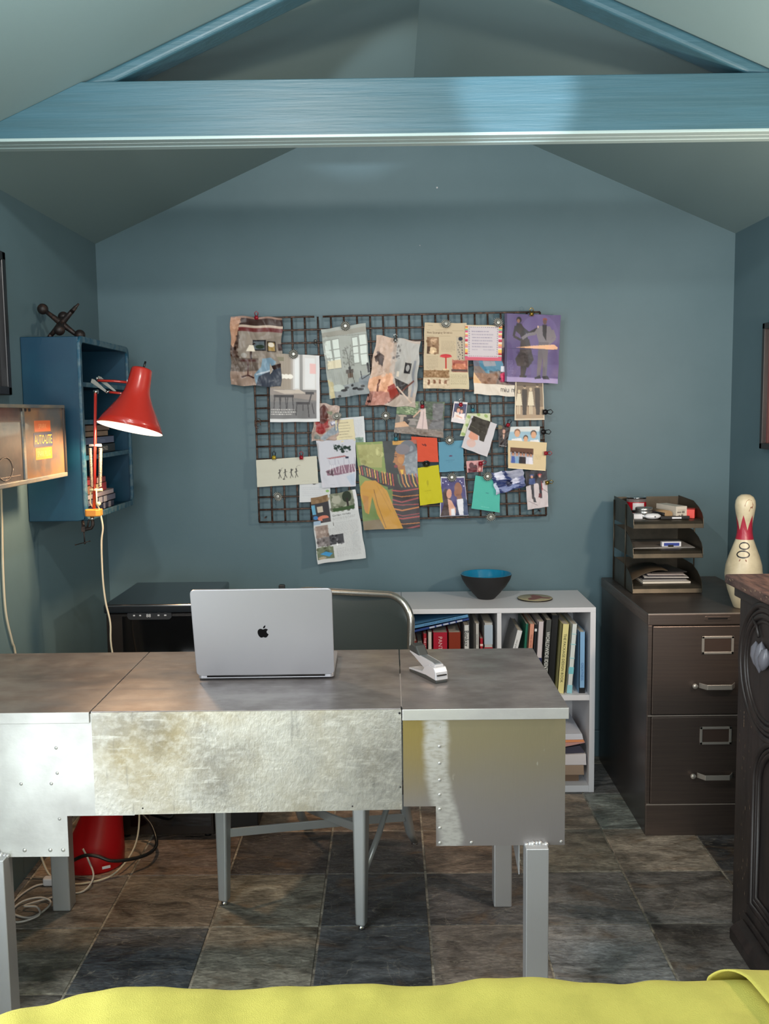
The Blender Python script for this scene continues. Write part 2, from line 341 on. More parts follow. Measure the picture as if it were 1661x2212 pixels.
# ================================================================ desk
DZ = .745; DX0, DX1, DY0, DY1 = -1.125, .402, 2.150, 2.700
desk = empty('metal_desk', (-.36, 2.42, 0), 'long bare sheet-metal desk with scratched front panels and square legs', 'desk')
for nm, x0, x1, mm, dy in (('top_panel', DX0, -.694, M_aluT, 0), ('top_panel', -.692, .0195, M_aluT, .003), ('top_panel', .0225, DX1, M_aluT, -.004)):
    g = MB(); g.box(x0, x1, DY0+dy-.004, DY1, DZ-.004, DZ)
    if x0 != -.692: g.box(x0, x1, DY0+dy-.006, DY0+dy-.003, DZ-.026, DZ, 1)
    g.box(x0, x1, DY1-.002, DY1, DZ-.03, DZ, 1)
    g.build(nm, [mm, M_alu], desk, bevel=.0012)
def panel(name, pts, y, m, holes=()):
    g = MB(); g.prism(pts, y-.0012, y+.0012, 1)
    for hx, hz, r in holes: g.lathe([(r, 0), (r*.8, .0012), (0, .0012)], (hx, y-.0012, hz), (0, -1, 0), seg=10, m=1)
    return g.build(name, [m, M_alu if name == 'front_panel' else M_dark], desk)
panel('front_panel', [(DX0, .399), (-.757, .399), (-.757, .497), (-.60, .497), (-.60, .74), (DX0, .74)], 2.150, M_alu,
      [(-.775, .60, .004), (-.775, .66, .004), (-.77, .415, .005), (-.80, .415, .005), (-.86, .415, .005), (-.92, .415, .005), (-.775, .49, .004), (-.86, .575, .004), (-.79, .575, .004)])
panel('modesty_panel', [(-.690, .499), (.020, .506), (.020, .743), (-.690, .743)], 2.1475, M_aluY, [(-.58, .515, .002), (-.095, .515, .002), (.016, .735, .003), (.016, .56, .002)])
panel('front_panel', [(.0235, .512), (.098, .512), (.098, .416), (.396, .416), (.396, .74), (.0235, .74)], 2.150, M_aluR,
      [(.108, .70, .0012)]+[(.107, z, .004) for z in (.655, .615, .575, .54, .505, .46, .424)]+[(.18, .424, .004), (.388, .424, .004)])
for y in ():
    for x0, x1 in ((DX0, -.757), (.098, .396)): MB().prism([(x0, .17), (x1, .17), (x1, .735), (x0, .735)], y-.03, y-.028, 1).build('rear_panel', M_alu, desk)
for x, z0 in ((DX1-.008, .416), (DX0+.004, .40)):
    MB().box(x-.001, x+.001, DY0+.002, DY1-.03, z0, .738).build('side_panel', M_alu, desk)
for x, y, z1 in ((.303, 2.120, .42), (.285, 2.640, .73), (-.985, 2.640, .73), (-.950, 2.118, .405)):
    g = MB(); g.box(x, x+.052, y, y+.052, 0, z1)
    if y < 2.3:
        for q in range(7): g.ball((x+.004+q*.0075+rng.rand()*.002, 2.146, z1-.003+rng.rand()*.006), .005+rng.rand()*.002, seg=8)
    g.build('leg', M_leg, desk, bevel=.004)
g = MB(); g.prism([(2.17, .42), (2.50, .42), (2.17, .335)], .292, .2945, 0); g.build('gusset', M_leg, desk)

# ================================================================ laptop
M_lap = mat('space_grey_aluminium', (168, 168, 173), .36, .6)
M_lapd = mat('laptop_logo_black', (10, 10, 12), .06, .6)
lap = empty('laptop', (-.322, 2.50, DZ), 'open silver laptop seen from behind on the metal desk', 'laptop')
def rrect(w, h, r, n=6):
    P = []
    for cx, cy, a0 in ((w/2-r, h/2-r, 0), (-w/2+r, h/2-r, 90), (-w/2+r, -h/2+r, 180), (w/2-r, -h/2+r, 270)):
        for i in range(n+1): a = math.radians(a0+90*i/n); P.append((cx+r*math.cos(a), cy+r*math.sin(a)))
    return P
Ml = Matrix.Translation((-.321, 2.397, DZ+.014)) @ Matrix.Rotation(math.radians(.6), 4, 'Z')
g = MB(); P = rrect(.346, .235, .011)
g.prism([(x, y+.118) for x, y in P], .004, .0135, 2, M=Matrix.Translation((-.321, 2.402, DZ)) @ Matrix.Rotation(math.radians(.6), 4, 'Z'))
g.build('base', M_lap, lap, bevel=.001)
for sx in (-.15, .15):
    for sy in (.02, .21): MB().lathe([(.008, 0), (.008, .0045)], (-.321+sx, 2.402+sy, DZ), seg=12).build('foot', M_dark, lap)
MB().tube([(-.471, 2.402, DZ+.012), (-.171, 2.4055, DZ+.012)], .005, 10).build('hinge', M_dark, lap)
Mt = Ml @ Matrix.Rotation(math.radians(-14+90+0), 4, 'X')      # lid: local x right, local y up the lid, local z toward the room's rear wall side
Mt = Ml @ Matrix.Rotation(math.radians(104), 4, 'X')
g = MB(); g.prism([(x, y+.1195) for x, y in rrect(.350, .239, .012)], -.0025, .0025, 2, M=Mt)
lid = g.build('lid', M_lap, lap, bevel=.0015)
MB().prism([(x, y+.1225) for x, y in rrect(.338, .218, .006)], -.0028, -.0026, 2, M=Mt).build('screen', M_gloss, lap)
# fruit-shaped logo
def bez(pts, n=8):
    out = []
    for p0, p1, p2, p3 in pts:
        for i in range(n):
            t = i/n; u = 1-t; out.append(tuple(u**3*a+3*u*u*t*b+3*u*t*t*c+t**3*d for a, b, c, d in zip(p0, p1, p2, p3)))
    return out
body = bez([((0, .33), (.10, .33), (.20, .42), (.33, .42)), ((.33, .42), (.48, .42), (.58, .34), (.64, .25)), ((.64, .25), (.36, .12), (.38, -.26), (.69, -.36)),
            ((.69, -.36), (.62, -.60), (.44, -.86), (.26, -.86)), ((.26, -.86), (.15, -.86), (.10, -.79), (0, -.79)), ((0, -.79), (-.10, -.79), (-.15, -.86), (-.26, -.86)),
            ((-.26, -.86), (-.52, -.86), (-.72, -.40), (-.72, -.10)), ((-.72, -.10), (-.72, .26), (-.50, .42), (-.30, .42)), ((-.30, .42), (-.18, .42), (-.10, .33), (0, .33))])
leaf = bez([((.02, .46), (.0, .68), (.14, .86), (.34, .90)), ((.34, .90), (.36, .66), (.22, .48), (.02, .46))])
g = MB()
for q in (body, leaf): g.prism([(-x*.0193*-1, y*.0193+.123) for x, y in q], .0024, .00275, 2, M=Mt)
g.build('logo', M_lapd, lap)
# keep the lid's logo reading correctly from the room side
# ================================================================ stapler
st = empty('stapler', (.095, 2.40, DZ), 'silver and charcoal spring stapler lying on the desk top', 'stapler')
d = Vector((.058-.122, 2.462-.345-2.0+0, 0))
p0 = Vector((.124, 2.352, DZ)); p1 = Vector((.060, 2.475, DZ)); dd = (p1-p0).normalized(); Ls = (p1-p0).length; nn = Vector((dd.y, -dd.x, 0))
Ms = Matrix((( dd.x, nn.x, 0, p0.x), (dd.y, nn.y, 0, p0.y), (0, 0, 1, p0.z), (0, 0, 0, 1)))   # local x along, y across, z up
M_silv = mat('silver_plastic', (186, 186, 190), .35, .3); M_char = mat('charcoal_rubber', (46, 50, 50), .5)
def sp(name, pts, w, m, parent=st, b=.002): return MB().prism([(x, z) for x, z in pts], -w/2, w/2, 1, M=Ms).build(name, m, parent, bevel=b)
sp('base_pad', [(0, 0), (Ls, 0), (Ls, .006), (.095, .009), (.06, .012), (.0, .008)], .034, M_char)
sp('body', [(-.001, .008), (.05, .011), (.10, .0085), (Ls+.001, .006), (Ls+.001, .0105), (.098, .014), (.070, .017), (.055, .032), (.035, .041), (.010, .039), (.002, .028)], .036, M_silv)
sp('arm', [(.012, .026), (.03, .026), (.066, .024), (.118, .043), (.143, .051), (.143, .055), (.03, .048), (.012, .044)], .026, M_silv)
sp('top_rail', [(.016, .044), (.09, .050), (.09, .0525), (.016, .0475)], .018, mat('grey_rail', (120, 128, 134), .3, .5), b=.001)
sp('grip', [(.088, .050), (.145, .0545), (.143, .068), (.128, .077), (.108, .073)], .029, M_char, b=.004)
sp('jaw', [(.113, .030), (.117, .030), (.117, .044), (.113, .044)], .010, M_chrome, b=0)
sp('slot', [(-.0018, .019), (.004, .019), (.004, .022), (-.0018, .022)], .027, M_dark, b=0)

# ================================================================ chair (sits behind the desk facing the camera)
M_frame = mat('chair_painted_metal', (172, 176, 176), .38, .5); M_vinyl = mat('dark_vinyl', (44, 54, 54), .5, bump=.1, bscale=200)
M_rim = mat('chair_polished_rim', (196, 192, 184), .25, .9)
ch = empty('office_chair', (-.23, 2.85, 0), 'metal-framed chair with dark upholstered back drawn up behind the desk', 'chair')
fl_, fr_ = Vector((-.495, 2.675, 0)), Vector((-.092, 2.535, 0)); ax_ = (fr_-fl_).normalized(); bk = Vector((-ax_.y, ax_.x, 0))
def cp(u, v, z): return fl_+ax_*u+bk*v+Vector((0, 0, z))
W_ = (fr_-fl_).length
def taper_leg(a, b, wa, wb_):      # square tube from a (top) to b (foot)
    g = MB(); a, b = Vector(a), Vector(b); vs = []
    for p, w_ in ((a, wa), (b, wb_)):
        for sx, sy in ((-1, -1), (1, -1), (1, 1), (-1, 1)): vs.append(p+ax_*sx*w_/2+bk*sy*w_/2)
    g.add(vs, [(0, 1, 2, 3), (7, 6, 5, 4), (0, 4, 5, 1), (1, 5, 6, 2), (2, 6, 7, 3), (3, 7, 4, 0)])
    return g
for u in (0, W_):
    taper_leg(cp(u, .01, .44), cp(u, 0, .012), .042, .028).build('leg', M_frame, ch, bevel=.006, seg=3)
    l = MB().lathe([(.010, 0), (.011, .004), (.008, .012)], cp(u, 0, 0), seg=14).build('foot_glide', M_chrome, ch)
for u in (.02, W_-.02):
    g = MB(); pts = [cp(u, .42, .46), cp(u, .42, .32), cp(u, .445, .17), cp(u, .50, .06), cp(u, .545, .012)]
    g.tube(pts, [.017, .017, .017, .015, .013], 8); g.build('leg', M_frame, ch)
    MB().lathe([(.011, 0), (.011, .006), (.008, .012)], cp(u, .545, 0), seg=14).build('foot_glide', M_chrome, ch)
for P in ([cp(W_, 0, .288), cp(W_*.72, .13, .240), cp(W_*.30, .33, .170), cp(.02, .45, .135)], [cp(0, 0, .214), cp(W_*.28, .13, .192), cp(W_*.70, .33, .155), cp(W_-.02, .45, .13)]):
    g = MB(); vs = []
    for p in P:
        for dz in (-.013, .013):
            for sgn in (-1, 1): vs.append(p+bk*sgn*.004+Vector((0, 0, dz)))
    for i in range(3):
        b_ = i*4; g.f += [(b_, b_+1, b_+5, b_+4), (b_+2, b_+6, b_+7, b_+3), (b_, b_+4, b_+6, b_+2), (b_+1, b_+3, b_+7, b_+5)]; g.m += [0]*4; g.s += [False]*4
    g.v = vs; g.build('stretcher', M_frame, ch, bevel=.002)
g = MB(); g.tube([cp(W_, .03, .15), cp(W_+.01, .12, .22), cp(W_, .24, .27), cp(W_, .36, .28), cp(W_-.02, .43, .22)], .009, 8); g.build('side_brace', M_frame, ch)
g = MB(); g.box(0, 1, 0, 1, 0, 1, M=Matrix(((ax_.x*(W_+.03), bk.x*.42, 0, cp(-.015, -.01, .44).x), (ax_.y*(W_+.03), bk.y*.42, 0, cp(-.015, -.01, .44).y), (0, 0, .03, .44), (0, 0, 0, 1))))
g.build('seat_frame', M_frame, ch, bevel=.01, seg=3)
g = MB(); g.box(0, 1, 0, 1, 0, 1, M=Matrix(((ax_.x*(W_), bk.x*.40, 0, cp(0, 0, .47).x), (ax_.y*(W_), bk.y*.40, 0, cp(0, 0, .47).y), (0, 0, .05, .47), (0, 0, 0, 1))))
g.build('seat', M_vinyl, ch, bevel=.02, seg=4)
# curved back: rounded-corner outline lies at Y about 3.0 and bows to the rear
cx0, cx1, zt0, zt1 = 0, .455, .575, .828
BR0 = Vector((.060, 3.035, 0))-ax_*.455
def bowed(x, z): t = (x-(cx0+cx1)/2)/((cx1-cx0)/2); p = BR0+ax_*x+bk*(.035-.035*t*t+.06*(z-.6)); return Vector((p.x, p.y, z))
out = []
for px_, pz_ in rrect(cx1-cx0, zt1-zt0, .085, 10): out.append(((cx0+cx1)/2+px_, (zt0+zt1)/2+pz_))
g = MB(); g.tube([bowed(x, z) for x, z in out], .012, 8, closed=True); rim = g.build('back_rim', M_rim, ch)
NX, NZ = 20, 8
g = MB(); vs = []; fs = []
hw, hh, r_ = (cx1-cx0)/2-.004, (zt1-zt0)/2-.004, .085
for k_ in range(2):
    for i in range(NX+1):
        for j in range(NZ+1):
            x = -hw+2*hw*i/NX; dxx = max(0, abs(x)-(hw-r_)); lim = hh-r_+math.sqrt(max(0, r_*r_-dxx*dxx)); z = -lim+2*lim*j/NZ
            p = bowed((cx0+cx1)/2+x, (zt0+zt1)/2+z); p += bk*((.007 if k_ else -.007)*(1 if 0 < j < NZ else .3)); vs.append(p)
nn_ = (NX+1)*(NZ+1)
for k_ in range(2):
    for i in range(NX):
        for j in range(NZ): q = k_*nn_+i*(NZ+1)+j; fs.append((q, q+1, q+NZ+2, q+NZ+1))
g.add(vs, fs, 0, True); g.build('back_pad', M_vinyl, ch)
for s_ in (-1, 1):
    x = (cx0+cx1)/2+s_*.14; q = bowed(x, .60); MB().tube([q+bk*.005, q-bk*.02-Vector((0, 0, .08)), q-bk*.07-Vector((0, 0, .145))], .010, 8).build('back_support', M_frame, ch)

# ================================================================ white bookcases
BX0, BX1, BYF, BYB, BH = .040, .748, 3.474, 3.818, .700
def bookcase(label, x0, x1, divider, top_lbl):
    t = empty('bookcase', ((x0+x1)/2, 3.65, 0), label, 'bookcase')
    MB().box(x0, x1, BYF, BYB, BH-.018, BH).build('top_board', M_white, t, bevel=.0012)
    MB().box(x0, x0+.018, BYF, BYB, 0, BH-.018).build('side_board', M_white, t, bevel=.001)
    MB().box(x1-.020, x1, BYF, BYB, 0, BH-.018).build('side_board', M_white, t, bevel=.001)
    MB().box(x0+.018, x1-.020, BYF+.002, BYB-.008, .351, .371).build('shelf', M_white, t, bevel=.001)
    MB().box(x0+.018, x1-.020, BYF+.002, BYB-.008, .0, .025).build('bottom_board', M_white, t, bevel=.001)
    MB().box(x0+.018, x1-.020, BYB-.008, BYB, .0, BH-.018).build('back_board', M_white, t)
    if divider:
        for z0, z1 in ((.025, .351), (.371, BH-.018)): MB().box(divider, divider+.016, BYF+.002, BYB-.008, z0, z1).build('divider', M_white, t, bevel=.001)
    return t
bookcase('white open bookcase to the right of the chair holding upright books', BX0+.001, BX1, .387, '')
bookcase('white bookcase mostly hidden behind the chair back', -.44, BX0-.001, None, '')

def book(name_lbl, x0, x1, h, z0=.371, depth=.20, col=(200, 200, 200), lean=0, yf=3.505, group=None, text=None, tcol=(20, 20, 20), tsize=.012, tz=None, soft=False, bands=(), cat='book', name='book', tw=None):
    """an upright book whose spine faces the camera; x0..x1 at the shelf"""
    w_ = x1-x0; t = empty(name, ((x0+x1)/2, yf+depth/2, z0), name_lbl, cat, group)
    Mx = Matrix.Translation((x0 if lean >= 0 else x1, yf, z0)) @ Matrix.Rotation(math.radians(lean), 4, 'Y')
    ox = 0 if lean >= 0 else -w_
    # leaning right: pivot on the right foot so that it does not sink
    if lean > 0: Mx = Matrix.Translation((x1, yf, z0)) @ Matrix.Rotation(math.radians(lean), 4, 'Y'); ox = -w_
    if lean < 0: Mx = Matrix.Translation((x0, yf, z0)) @ Matrix.Rotation(math.radians(lean), 4, 'Y'); ox = 0
    cm = mat('cover_%d_%d_%d' % col, col, .4)
    g = MB(); ct = min(.0025, w_*.15)
    g.box(ox, ox+ct, 0, depth, 0, h, M=Mx); g.box(ox+w_-ct, ox+w_, 0, depth, 0, h, M=Mx); g.box(ox, ox+w_, 0, .0025, 0, h, M=Mx)
    ms = [cm]
    for (a, b_, bc) in bands:
        ms.append(mat('cover_%d_%d_%d' % bc, bc, .4)); g.box(ox+.0005, ox+w_-.0005, -.0006, .0, a*h, b_*h, len(ms)-1, M=Mx)
    if text:
        ms.append(mat('ink_%d_%d_%d' % tcol, tcol, .5)); R3 = Mx.to_3x3()
        zt = h*(tz if tz else .88); g.text(text, Mx @ Vector((ox+w_/2-tsize/2, -.001, zt)), R3 @ Vector((0, 0, -1)), R3 @ Vector((1, 0, 0)), tsize, len(ms)-1, width=tw)
    c_ = g.build('cover', ms, t, bevel=.0006)
    MB().box(ox+ct, ox+w_-ct, .003, depth-.003, .002, h-.002, M=Mx).build('page_block', M_pages, t)
    return t
GB = 'books standing in the white bookcase'
book('narrow pale blue paperback with dark foot, rightmost of the upright books', .694, .716, .232, lean=0, col=(126, 168, 206), text='GREATNESS', tcol=(70, 110, 160), tsize=.009, tz=.5, bands=((0, .09, (16, 20, 26)),), group=GB, depth=.17, yf=3.50)
book('pale book with turquoise patterned spine beside the yellow book', .648, .668, .262, lean=4.0, col=(206, 212, 210), bands=((.0, .12, (140, 196, 208)), (.28, .38, (120, 190, 200)), (.5, .515, (150, 200, 206)), (.7, .715, (150, 200, 206)), (.85, .86, (150, 200, 206))), group=GB, depth=.22, yf=3.50)
book('tall pale yellow book about package design on the upper shelf', .6125, .639, .262, lean=4.0, col=(214, 204, 140), text='THE PACKAGE DESIGN BOOK', tcol=(60, 60, 40), tsize=.0095, tz=.86, tw=.185, group=GB, depth=.22, yf=3.50)
book('thick black book left of the pale yellow book', .580, .6065, .288, lean=3.4, col=(24, 25, 28), group=GB, depth=.20, yf=3.535)
book('dark grey book with white capital lettering on its spine', .553, .576, .278, lean=3.4, col=(70, 72, 70), text='WORLDWIDE IDENTITY', tcol=(226, 226, 220), tsize=.013, tz=.84, tw=.17, group=GB, depth=.23, yf=3.50)
book('pinkish white book with dark blue and violet pictures low on its spine', .528, .549, .272, lean=3.0, col=(196, 186, 188), bands=((.30, .50, (28, 34, 78)), (.16, .30, (138, 108, 140)), (0, .16, (88, 98, 150))), group=GB, depth=.23, yf=3.50)
book('slim black book with a small white mark at the top', .515, .5245, .262, lean=3.0, col=(22, 24, 30), bands=((.90, .94, (210, 210, 210)), (.1, .3, (36, 70, 130))), group=GB, depth=.2, yf=3.50)
book('orange-pink spined book between the green and the slim black book', .491, .511, .264, lean=4, col=(206, 142, 118), text='THE SECRET LIVES', tcol=(150, 80, 70), tsize=.007, tz=.85, bands=((0, .25, (150, 190, 190)),), group=GB, depth=.21, yf=3.50)
book('green book showing its cover edge left of the orange-pink book', .4795, .4895, .262, lean=4, col=(24, 104, 82), group=GB, depth=.21, yf=3.515)
book('grey-covered book with a white spine leaning over to the right', .405, .424, .245, lean=14, col=(150, 152, 152), bands=((0, 1, (214, 214, 214)),), text='new graphic', tcol=(90, 90, 90), tsize=.006, tz=.85, group=GB, depth=.22, yf=3.50)
# left compartment
book('small dark red book, leftmost on the shelf under the tilted blue volumes', .078, .094, .205, col=(122, 40, 34), bands=((.86, .90, (220, 170, 150)),), group=GB, depth=.16, yf=3.50)
book('short white book beside the small dark red book', .097, .113, .196, col=(200, 204, 204), group=GB, depth=.15, yf=3.50)
book('red paperback with white title under the tilted blue volumes', .116, .131, .232, col=(160, 24, 40), text='THE LIVING', tcol=(230, 200, 200), tsize=.008, tz=.93, group=GB, depth=.17, yf=3.50)
book('white paperback with black dashes beside the red paperback', .134, .149, .238, col=(206, 200, 192), bands=((.42, .46, (30, 30, 30)), (.55, .58, (30, 30, 30)), (.66, .69, (30, 30, 30))), group=GB, depth=.17, yf=3.50)
book('very thick crimson binder in the left compartment', .152, .208, .236, col=(168, 10, 44), text='PANTONE', tcol=(226, 190, 190), tsize=.014, tz=.93, group=GB, depth=.2, yf=3.50, name='ring_binder', cat='binder')
book('thick rust-brown binder right of the crimson binder', .210, .256, .236, col=(134, 44, 18), group=GB, depth=.2, yf=3.50, name='ring_binder', cat='binder')
book('white-spined book with one bold dark name on it', .268, .287, .262, col=(214, 214, 212), text='Banksy', tcol=(24, 24, 28), tsize=.015, tz=.92, group=GB, depth=.2, yf=3.50, lean=0)
book('grey-white book with faint lettering, right of the bold-lettered white spine', .309, .3245, .268, col=(184, 182, 178), text='ornament', tcol=(120, 120, 120), tsize=.007, tz=.85, group=GB, depth=.24, yf=3.50, bands=((0, .25, (214, 190, 180)),))
book('small bright red book low between two taller spines', .3265, .338, .212, col=(166, 22, 40), bands=((.86, .9, (230, 200, 190)),), group=GB, depth=.15, yf=3.50)
book('wide white, grey-blue and red spined book beside the divider', .342, .374, .270, col=(176, 176, 174), bands=((.70, .97, (168, 182, 196)), (.50, .66, (168, 40, 52)), (0, .5, (196, 110, 116))), group=GB, depth=.24, yf=3.50)
# two large blue volumes lying aslant on top of the standing books
def slant_book(lbl, P0, P1, th, yf, depth, col, cm2, text=None, zoff=0):
    a, b_ = Vector((P0[0], yf, P0[1])), Vector((P1[0], yf, P1[1])); u = (b_-a).normalized(); v = Vector((-u.z, 0, u.x)); ln = (b_-a).length
    Mx = Matrix(((u.x, 0, v.x, a.x), (0, 1, 0, a.y), (u.z, 0, v.z, a.z), (0, 0, 0, 1)))
    t = empty('book', (a+b_)/2+Vector((0, depth/2, 0)), lbl, 'book', 'blue volumes lying aslant on the standing books')
    g = MB(); g.box(0, ln, 0, depth, 0, .0025, M=Mx); g.box(0, ln, 0, depth, th-.0025, th, M=Mx); g.box(0, ln, 0, .0025, 0, th, M=Mx)
    ms = [mat('cover_%d_%d_%d' % col, col, .4), mat('cover_%d_%d_%d' % cm2, cm2, .4)]
    if text: g.text(text, Mx @ Vector((ln*.2, -.0008, th*.35)), u, v, th*.28, 1, width=ln*.68)
    else:
        for q in range(5): g.box(.06+q*.026, .08+q*.026, -.0006, 0, th*.2, th*.7, 1, M=Mx)
    g.build('cover', ms, t, bevel=.0008)
    MB().box(.003, ln-.003, .003, depth-.003, .003, th-.003, M=Mx).build('page_block', M_pages, t)
slant_book('lower darker blue volume lying aslant with white blocks on its spine', (.082, .6095), (.286, .6540), .0125, 3.486, .25, (34, 62, 128), (176, 184, 204))
slant_book('upper pale blue volume lying aslant just under the bookcase top', (.079, .6235), (.283, .6690-.0045), .026-.010, 3.482, .27, (84, 138, 180), (40, 70, 120), text="Joe's NY, a Pictorial To Eats")

# things lying in the lower right compartment
def slab(name, lbl, cat, pts, y0, y1, col, group='papers and boxes stacked in the lower compartment', b=.001):
    """outline in x-z extruded in depth"""
    return tag(MB().prism(pts, y0, y1, 1).build(name, mat('paper_%d_%d_%d' % col, col, .6), loc=(pts[0][0], y0, pts[0][1]), bevel=b), lbl, cat, group)
slab('cardboard_box', 'low brown cardboard box at the bottom of the lower compartment', 'box', [(.45, .0255), (.700, .0255), (.700, .060), (.45, .060)], 3.52, 3.78, (122, 98, 78))
slab('cardboard_box', 'tan cardboard box lying on the low brown box', 'box', [(.43, .061), (.714, .061), (.712, .098), (.43, .098)], 3.49, 3.77, (160, 136, 116))
slab('paper_stack', 'thick white stack of paper on the tan box', 'paper stack', [(.43, .099), (.722, .099), (.720, .141), (.43, .130)], 3.49, 3.77, (214, 208, 210))
slab('folder', 'dark navy folder wedged above the white paper stack', 'folder', [(.43, .1315), (.718, .1425), (.700, .170), (.62, .160), (.43, .148)], 3.50, 3.77, (58, 56, 72))
slab('folder', 'dusty pink folder sagging over the navy folder', 'folder', [(.43, .149), (.60, .161), (.715, .184), (.717, .187), (.43, .183)], 3.49, 3.77, (186, 140, 134))
slab('folder', 'thin orange folder under the top papers', 'folder', [(.43, .184), (.713, .1875), (.712, .194), (.43, .192)], 3.49, 3.77, (220, 142, 92))
slab('paper_stack', 'pale grey magazines on top of the pile in the lower compartment', 'paper stack', [(.43, .193), (.711, .195), (.706, .217), (.43, .213)], 3.495, 3.76, (196, 200, 210))

# bowl and coaster on the bookcase
M_bi = mat('turquoise_enamel', (24, 120, 158), .12, coat=.4); M_bo = mat('matt_black_enamel', (30, 29, 30), .6)
bw = empty('bowl', (.366, 3.665, BH), 'black bowl with glossy turquoise inside, on the white bookcase', 'bowl')
prof = [(0, 0), (.030, 0), (.034, .003), (.052, .022), (.076, .050), (.092, .076), (.0985, .097)]
MB().lathe(prof, (.366, 3.665, BH), seg=48, caps=False).build('outer_shell', M_bo, bw)
MB().lathe([(.0985, .097), (.0965, .0985), (.0945, .096), (.088, .075), (.072, .050), (.048, .024), (.02, .008), (0, .007)], (.366, 3.665, BH), seg=48, caps=False).build('glazed_inside', M_bi, bw)
cst = empty('coaster', (.550, 3.640, BH), 'round patterned coaster lying right of the bowl', 'coaster')
MB().lathe([(.062, 0), (.066, .003), (.0665, .006), (.064, .0075), (0, .0075)], (.550, 3.640, BH), seg=40).build('disc', [mat('coaster_tan', (168, 156, 122), .35)], cst)
g = MB(); cc = Vector((.550, 3.640, BH+.0078))
for pts in ([(-.03, -.05), (-.01, -.05), (.02, -.02), (.05, -.03), (.058, -.01), (.03, .0), (.02, .03), (.0, .05), (-.015, .03), (-.01, .0), (-.03, -.02)],):
    g.add([cc+Vector((x, y, 0)) for x, y in pts], [tuple(range(len(pts)))])
g.build('picture', mat('coaster_red', (132, 62, 44), .35), cst)
g = MB(); g.lathe([(.0665, .002), (.0672, .004), (.0665, .006)], (.550, 3.640, BH), seg=40); g.build('edge_band', M_dark, cst)

# ================================================================ wine cooler and box at the left
fr = empty('wine_cooler', (-.77, 3.3, 0), 'black narrow drinks cooler with a touch panel in the left corner', 'cooler')
FX0, FX1 = -.935, -.60
MB().box(FX0, FX1, 3.118, 3.50, .012, .775).build('cabinet', M_gloss, fr, bevel=.004)
MB().box(FX0-.004, FX1+.004, 3.092, 3.51, .775, .805).build('top', mat('cooler_top', (22, 27, 32), .16, coat=.3), fr, bevel=.006, seg=3)
dr_ = MB().box(FX0+.002, FX1-.002, 3.100, 3.116, .02, .772).build('door', mat('cooler_door_frame', (60, 56, 54), .22, .7), fr, bevel=.002)
MB().box(FX0+.055, FX1-.01, 3.0975, 3.1005, .05, .765).build('door_glass', M_gloss, dr_)
g = MB(); g.prism([(x-.790, z+.775-.007-.0) for x, z in rrect(.145, .028, .012)], 3.0955, 3.0985, 1); tp = g.build('touch_panel', M_dark, fr)
M_ic = mat('panel_icons', (150, 150, 150), .4, emit=((200, 200, 200), .25))
g = MB()
for dx, s_ in ((-.05, .006), (-.03, .006), (.03, .006), (.052, .007)): g.box(-.79+dx-s_/2, -.79+dx+s_/2, 3.0948, 3.0956, .766, .770)
g.text('88', (-.800, 3.0948, .762), (1, 0, 0), (0, 0, 1), .011); g.build('display', M_ic, tp)
for x, y in ((FX0+.03, 3.14), (FX1-.03, 3.14), (FX0+.03, 3.46), (FX1-.03, 3.46)): MB().lathe([(.012, 0), (.012, .013)], (x, y, 0), seg=12).build('foot', M_dark, fr)
bx = empty('subwoofer', (-.53, 3.33, 0), 'low black box on the floor to the right of the drinks cooler', 'speaker')
MB().box(-.594, -.462, 3.165, 3.45, .012, .32).build('cabinet', M_dark, bx, bevel=.003)
MB().lathe([(.052, 0), (.050, .003), (.04, -.004), (.015, -.004), (.012, .003), (0, .004)], (-.528, 3.163, .17), (0, -1, 0), seg=28).build('driver', M_gloss, bx)
for x, y in ((-.58, 3.18), (-.475, 3.18), (-.58, 3.43), (-.475, 3.43)): MB().lathe([(.007, 0), (.006, .013)], (x, y, 0), seg=12).build('foot', M_dark, bx)
# small black bracket peeping over the laptop, standing on the hidden bookcase
g = empty('webcam', (-.424, 3.70, BH), 'tiny black clip-on camera peeping over the laptop lid', 'webcam')
MB().box(-.437, -.411, 3.685, 3.715, BH, BH+.006).build('base', M_dark, g, bevel=.002)
MB().box(-.429, -.419, 3.695, 3.705, BH+.006, BH+.034).build('stem', M_dark, g)
MB().prism([(x-.424, z+BH+.045) for x, z in rrect(.024, .024, .006)], 3.690, 3.708, 1).build('head', M_dark, g, bevel=.002)
# red tapering bin under the desk
rd = empty('red_bin', (-.95, 2.93, 0), 'tapering bright red plastic container under the left end of the desk', 'container')
M_redp = mat('red_plastic', (176, 8, 18), .35)
g = MB(); vs = []; ring = 40; prof = [(0, .0, .100, .085), (.008, 0, .104, .088), (.05, .012, .095, .078), (.12, .030, .075, .06), (.20, .048, .056, .048), (.26, .060, .044, .040), (.275, .063, .038, .034)]
for z, sh, rx, ry in prof:
    for j in range(ring): a = 2*PI*j/ring; vs.append((-.965+sh+rx*math.cos(a), 2.94+ry*math.sin(a), z))
fs = [(i*ring+j, i*ring+(j+1) % ring, (i+1)*ring+(j+1) % ring, (i+1)*ring+j) for i in range(len(prof)-1) for j in range(ring)]
g.add(vs, fs, 0, True); g.f += [tuple(range(ring))[::-1], tuple(range((len(prof)-1)*ring, len(prof)*ring))]; g.m += [0, 0]; g.s += [False, False]
g.build('shell', M_redp, rd)
MB().box(-.905, -.880, 2.862, 2.8665, .020, .027, M=rz((-.89, 2.86, 0), .5)).build('sticker', M_white, rd)

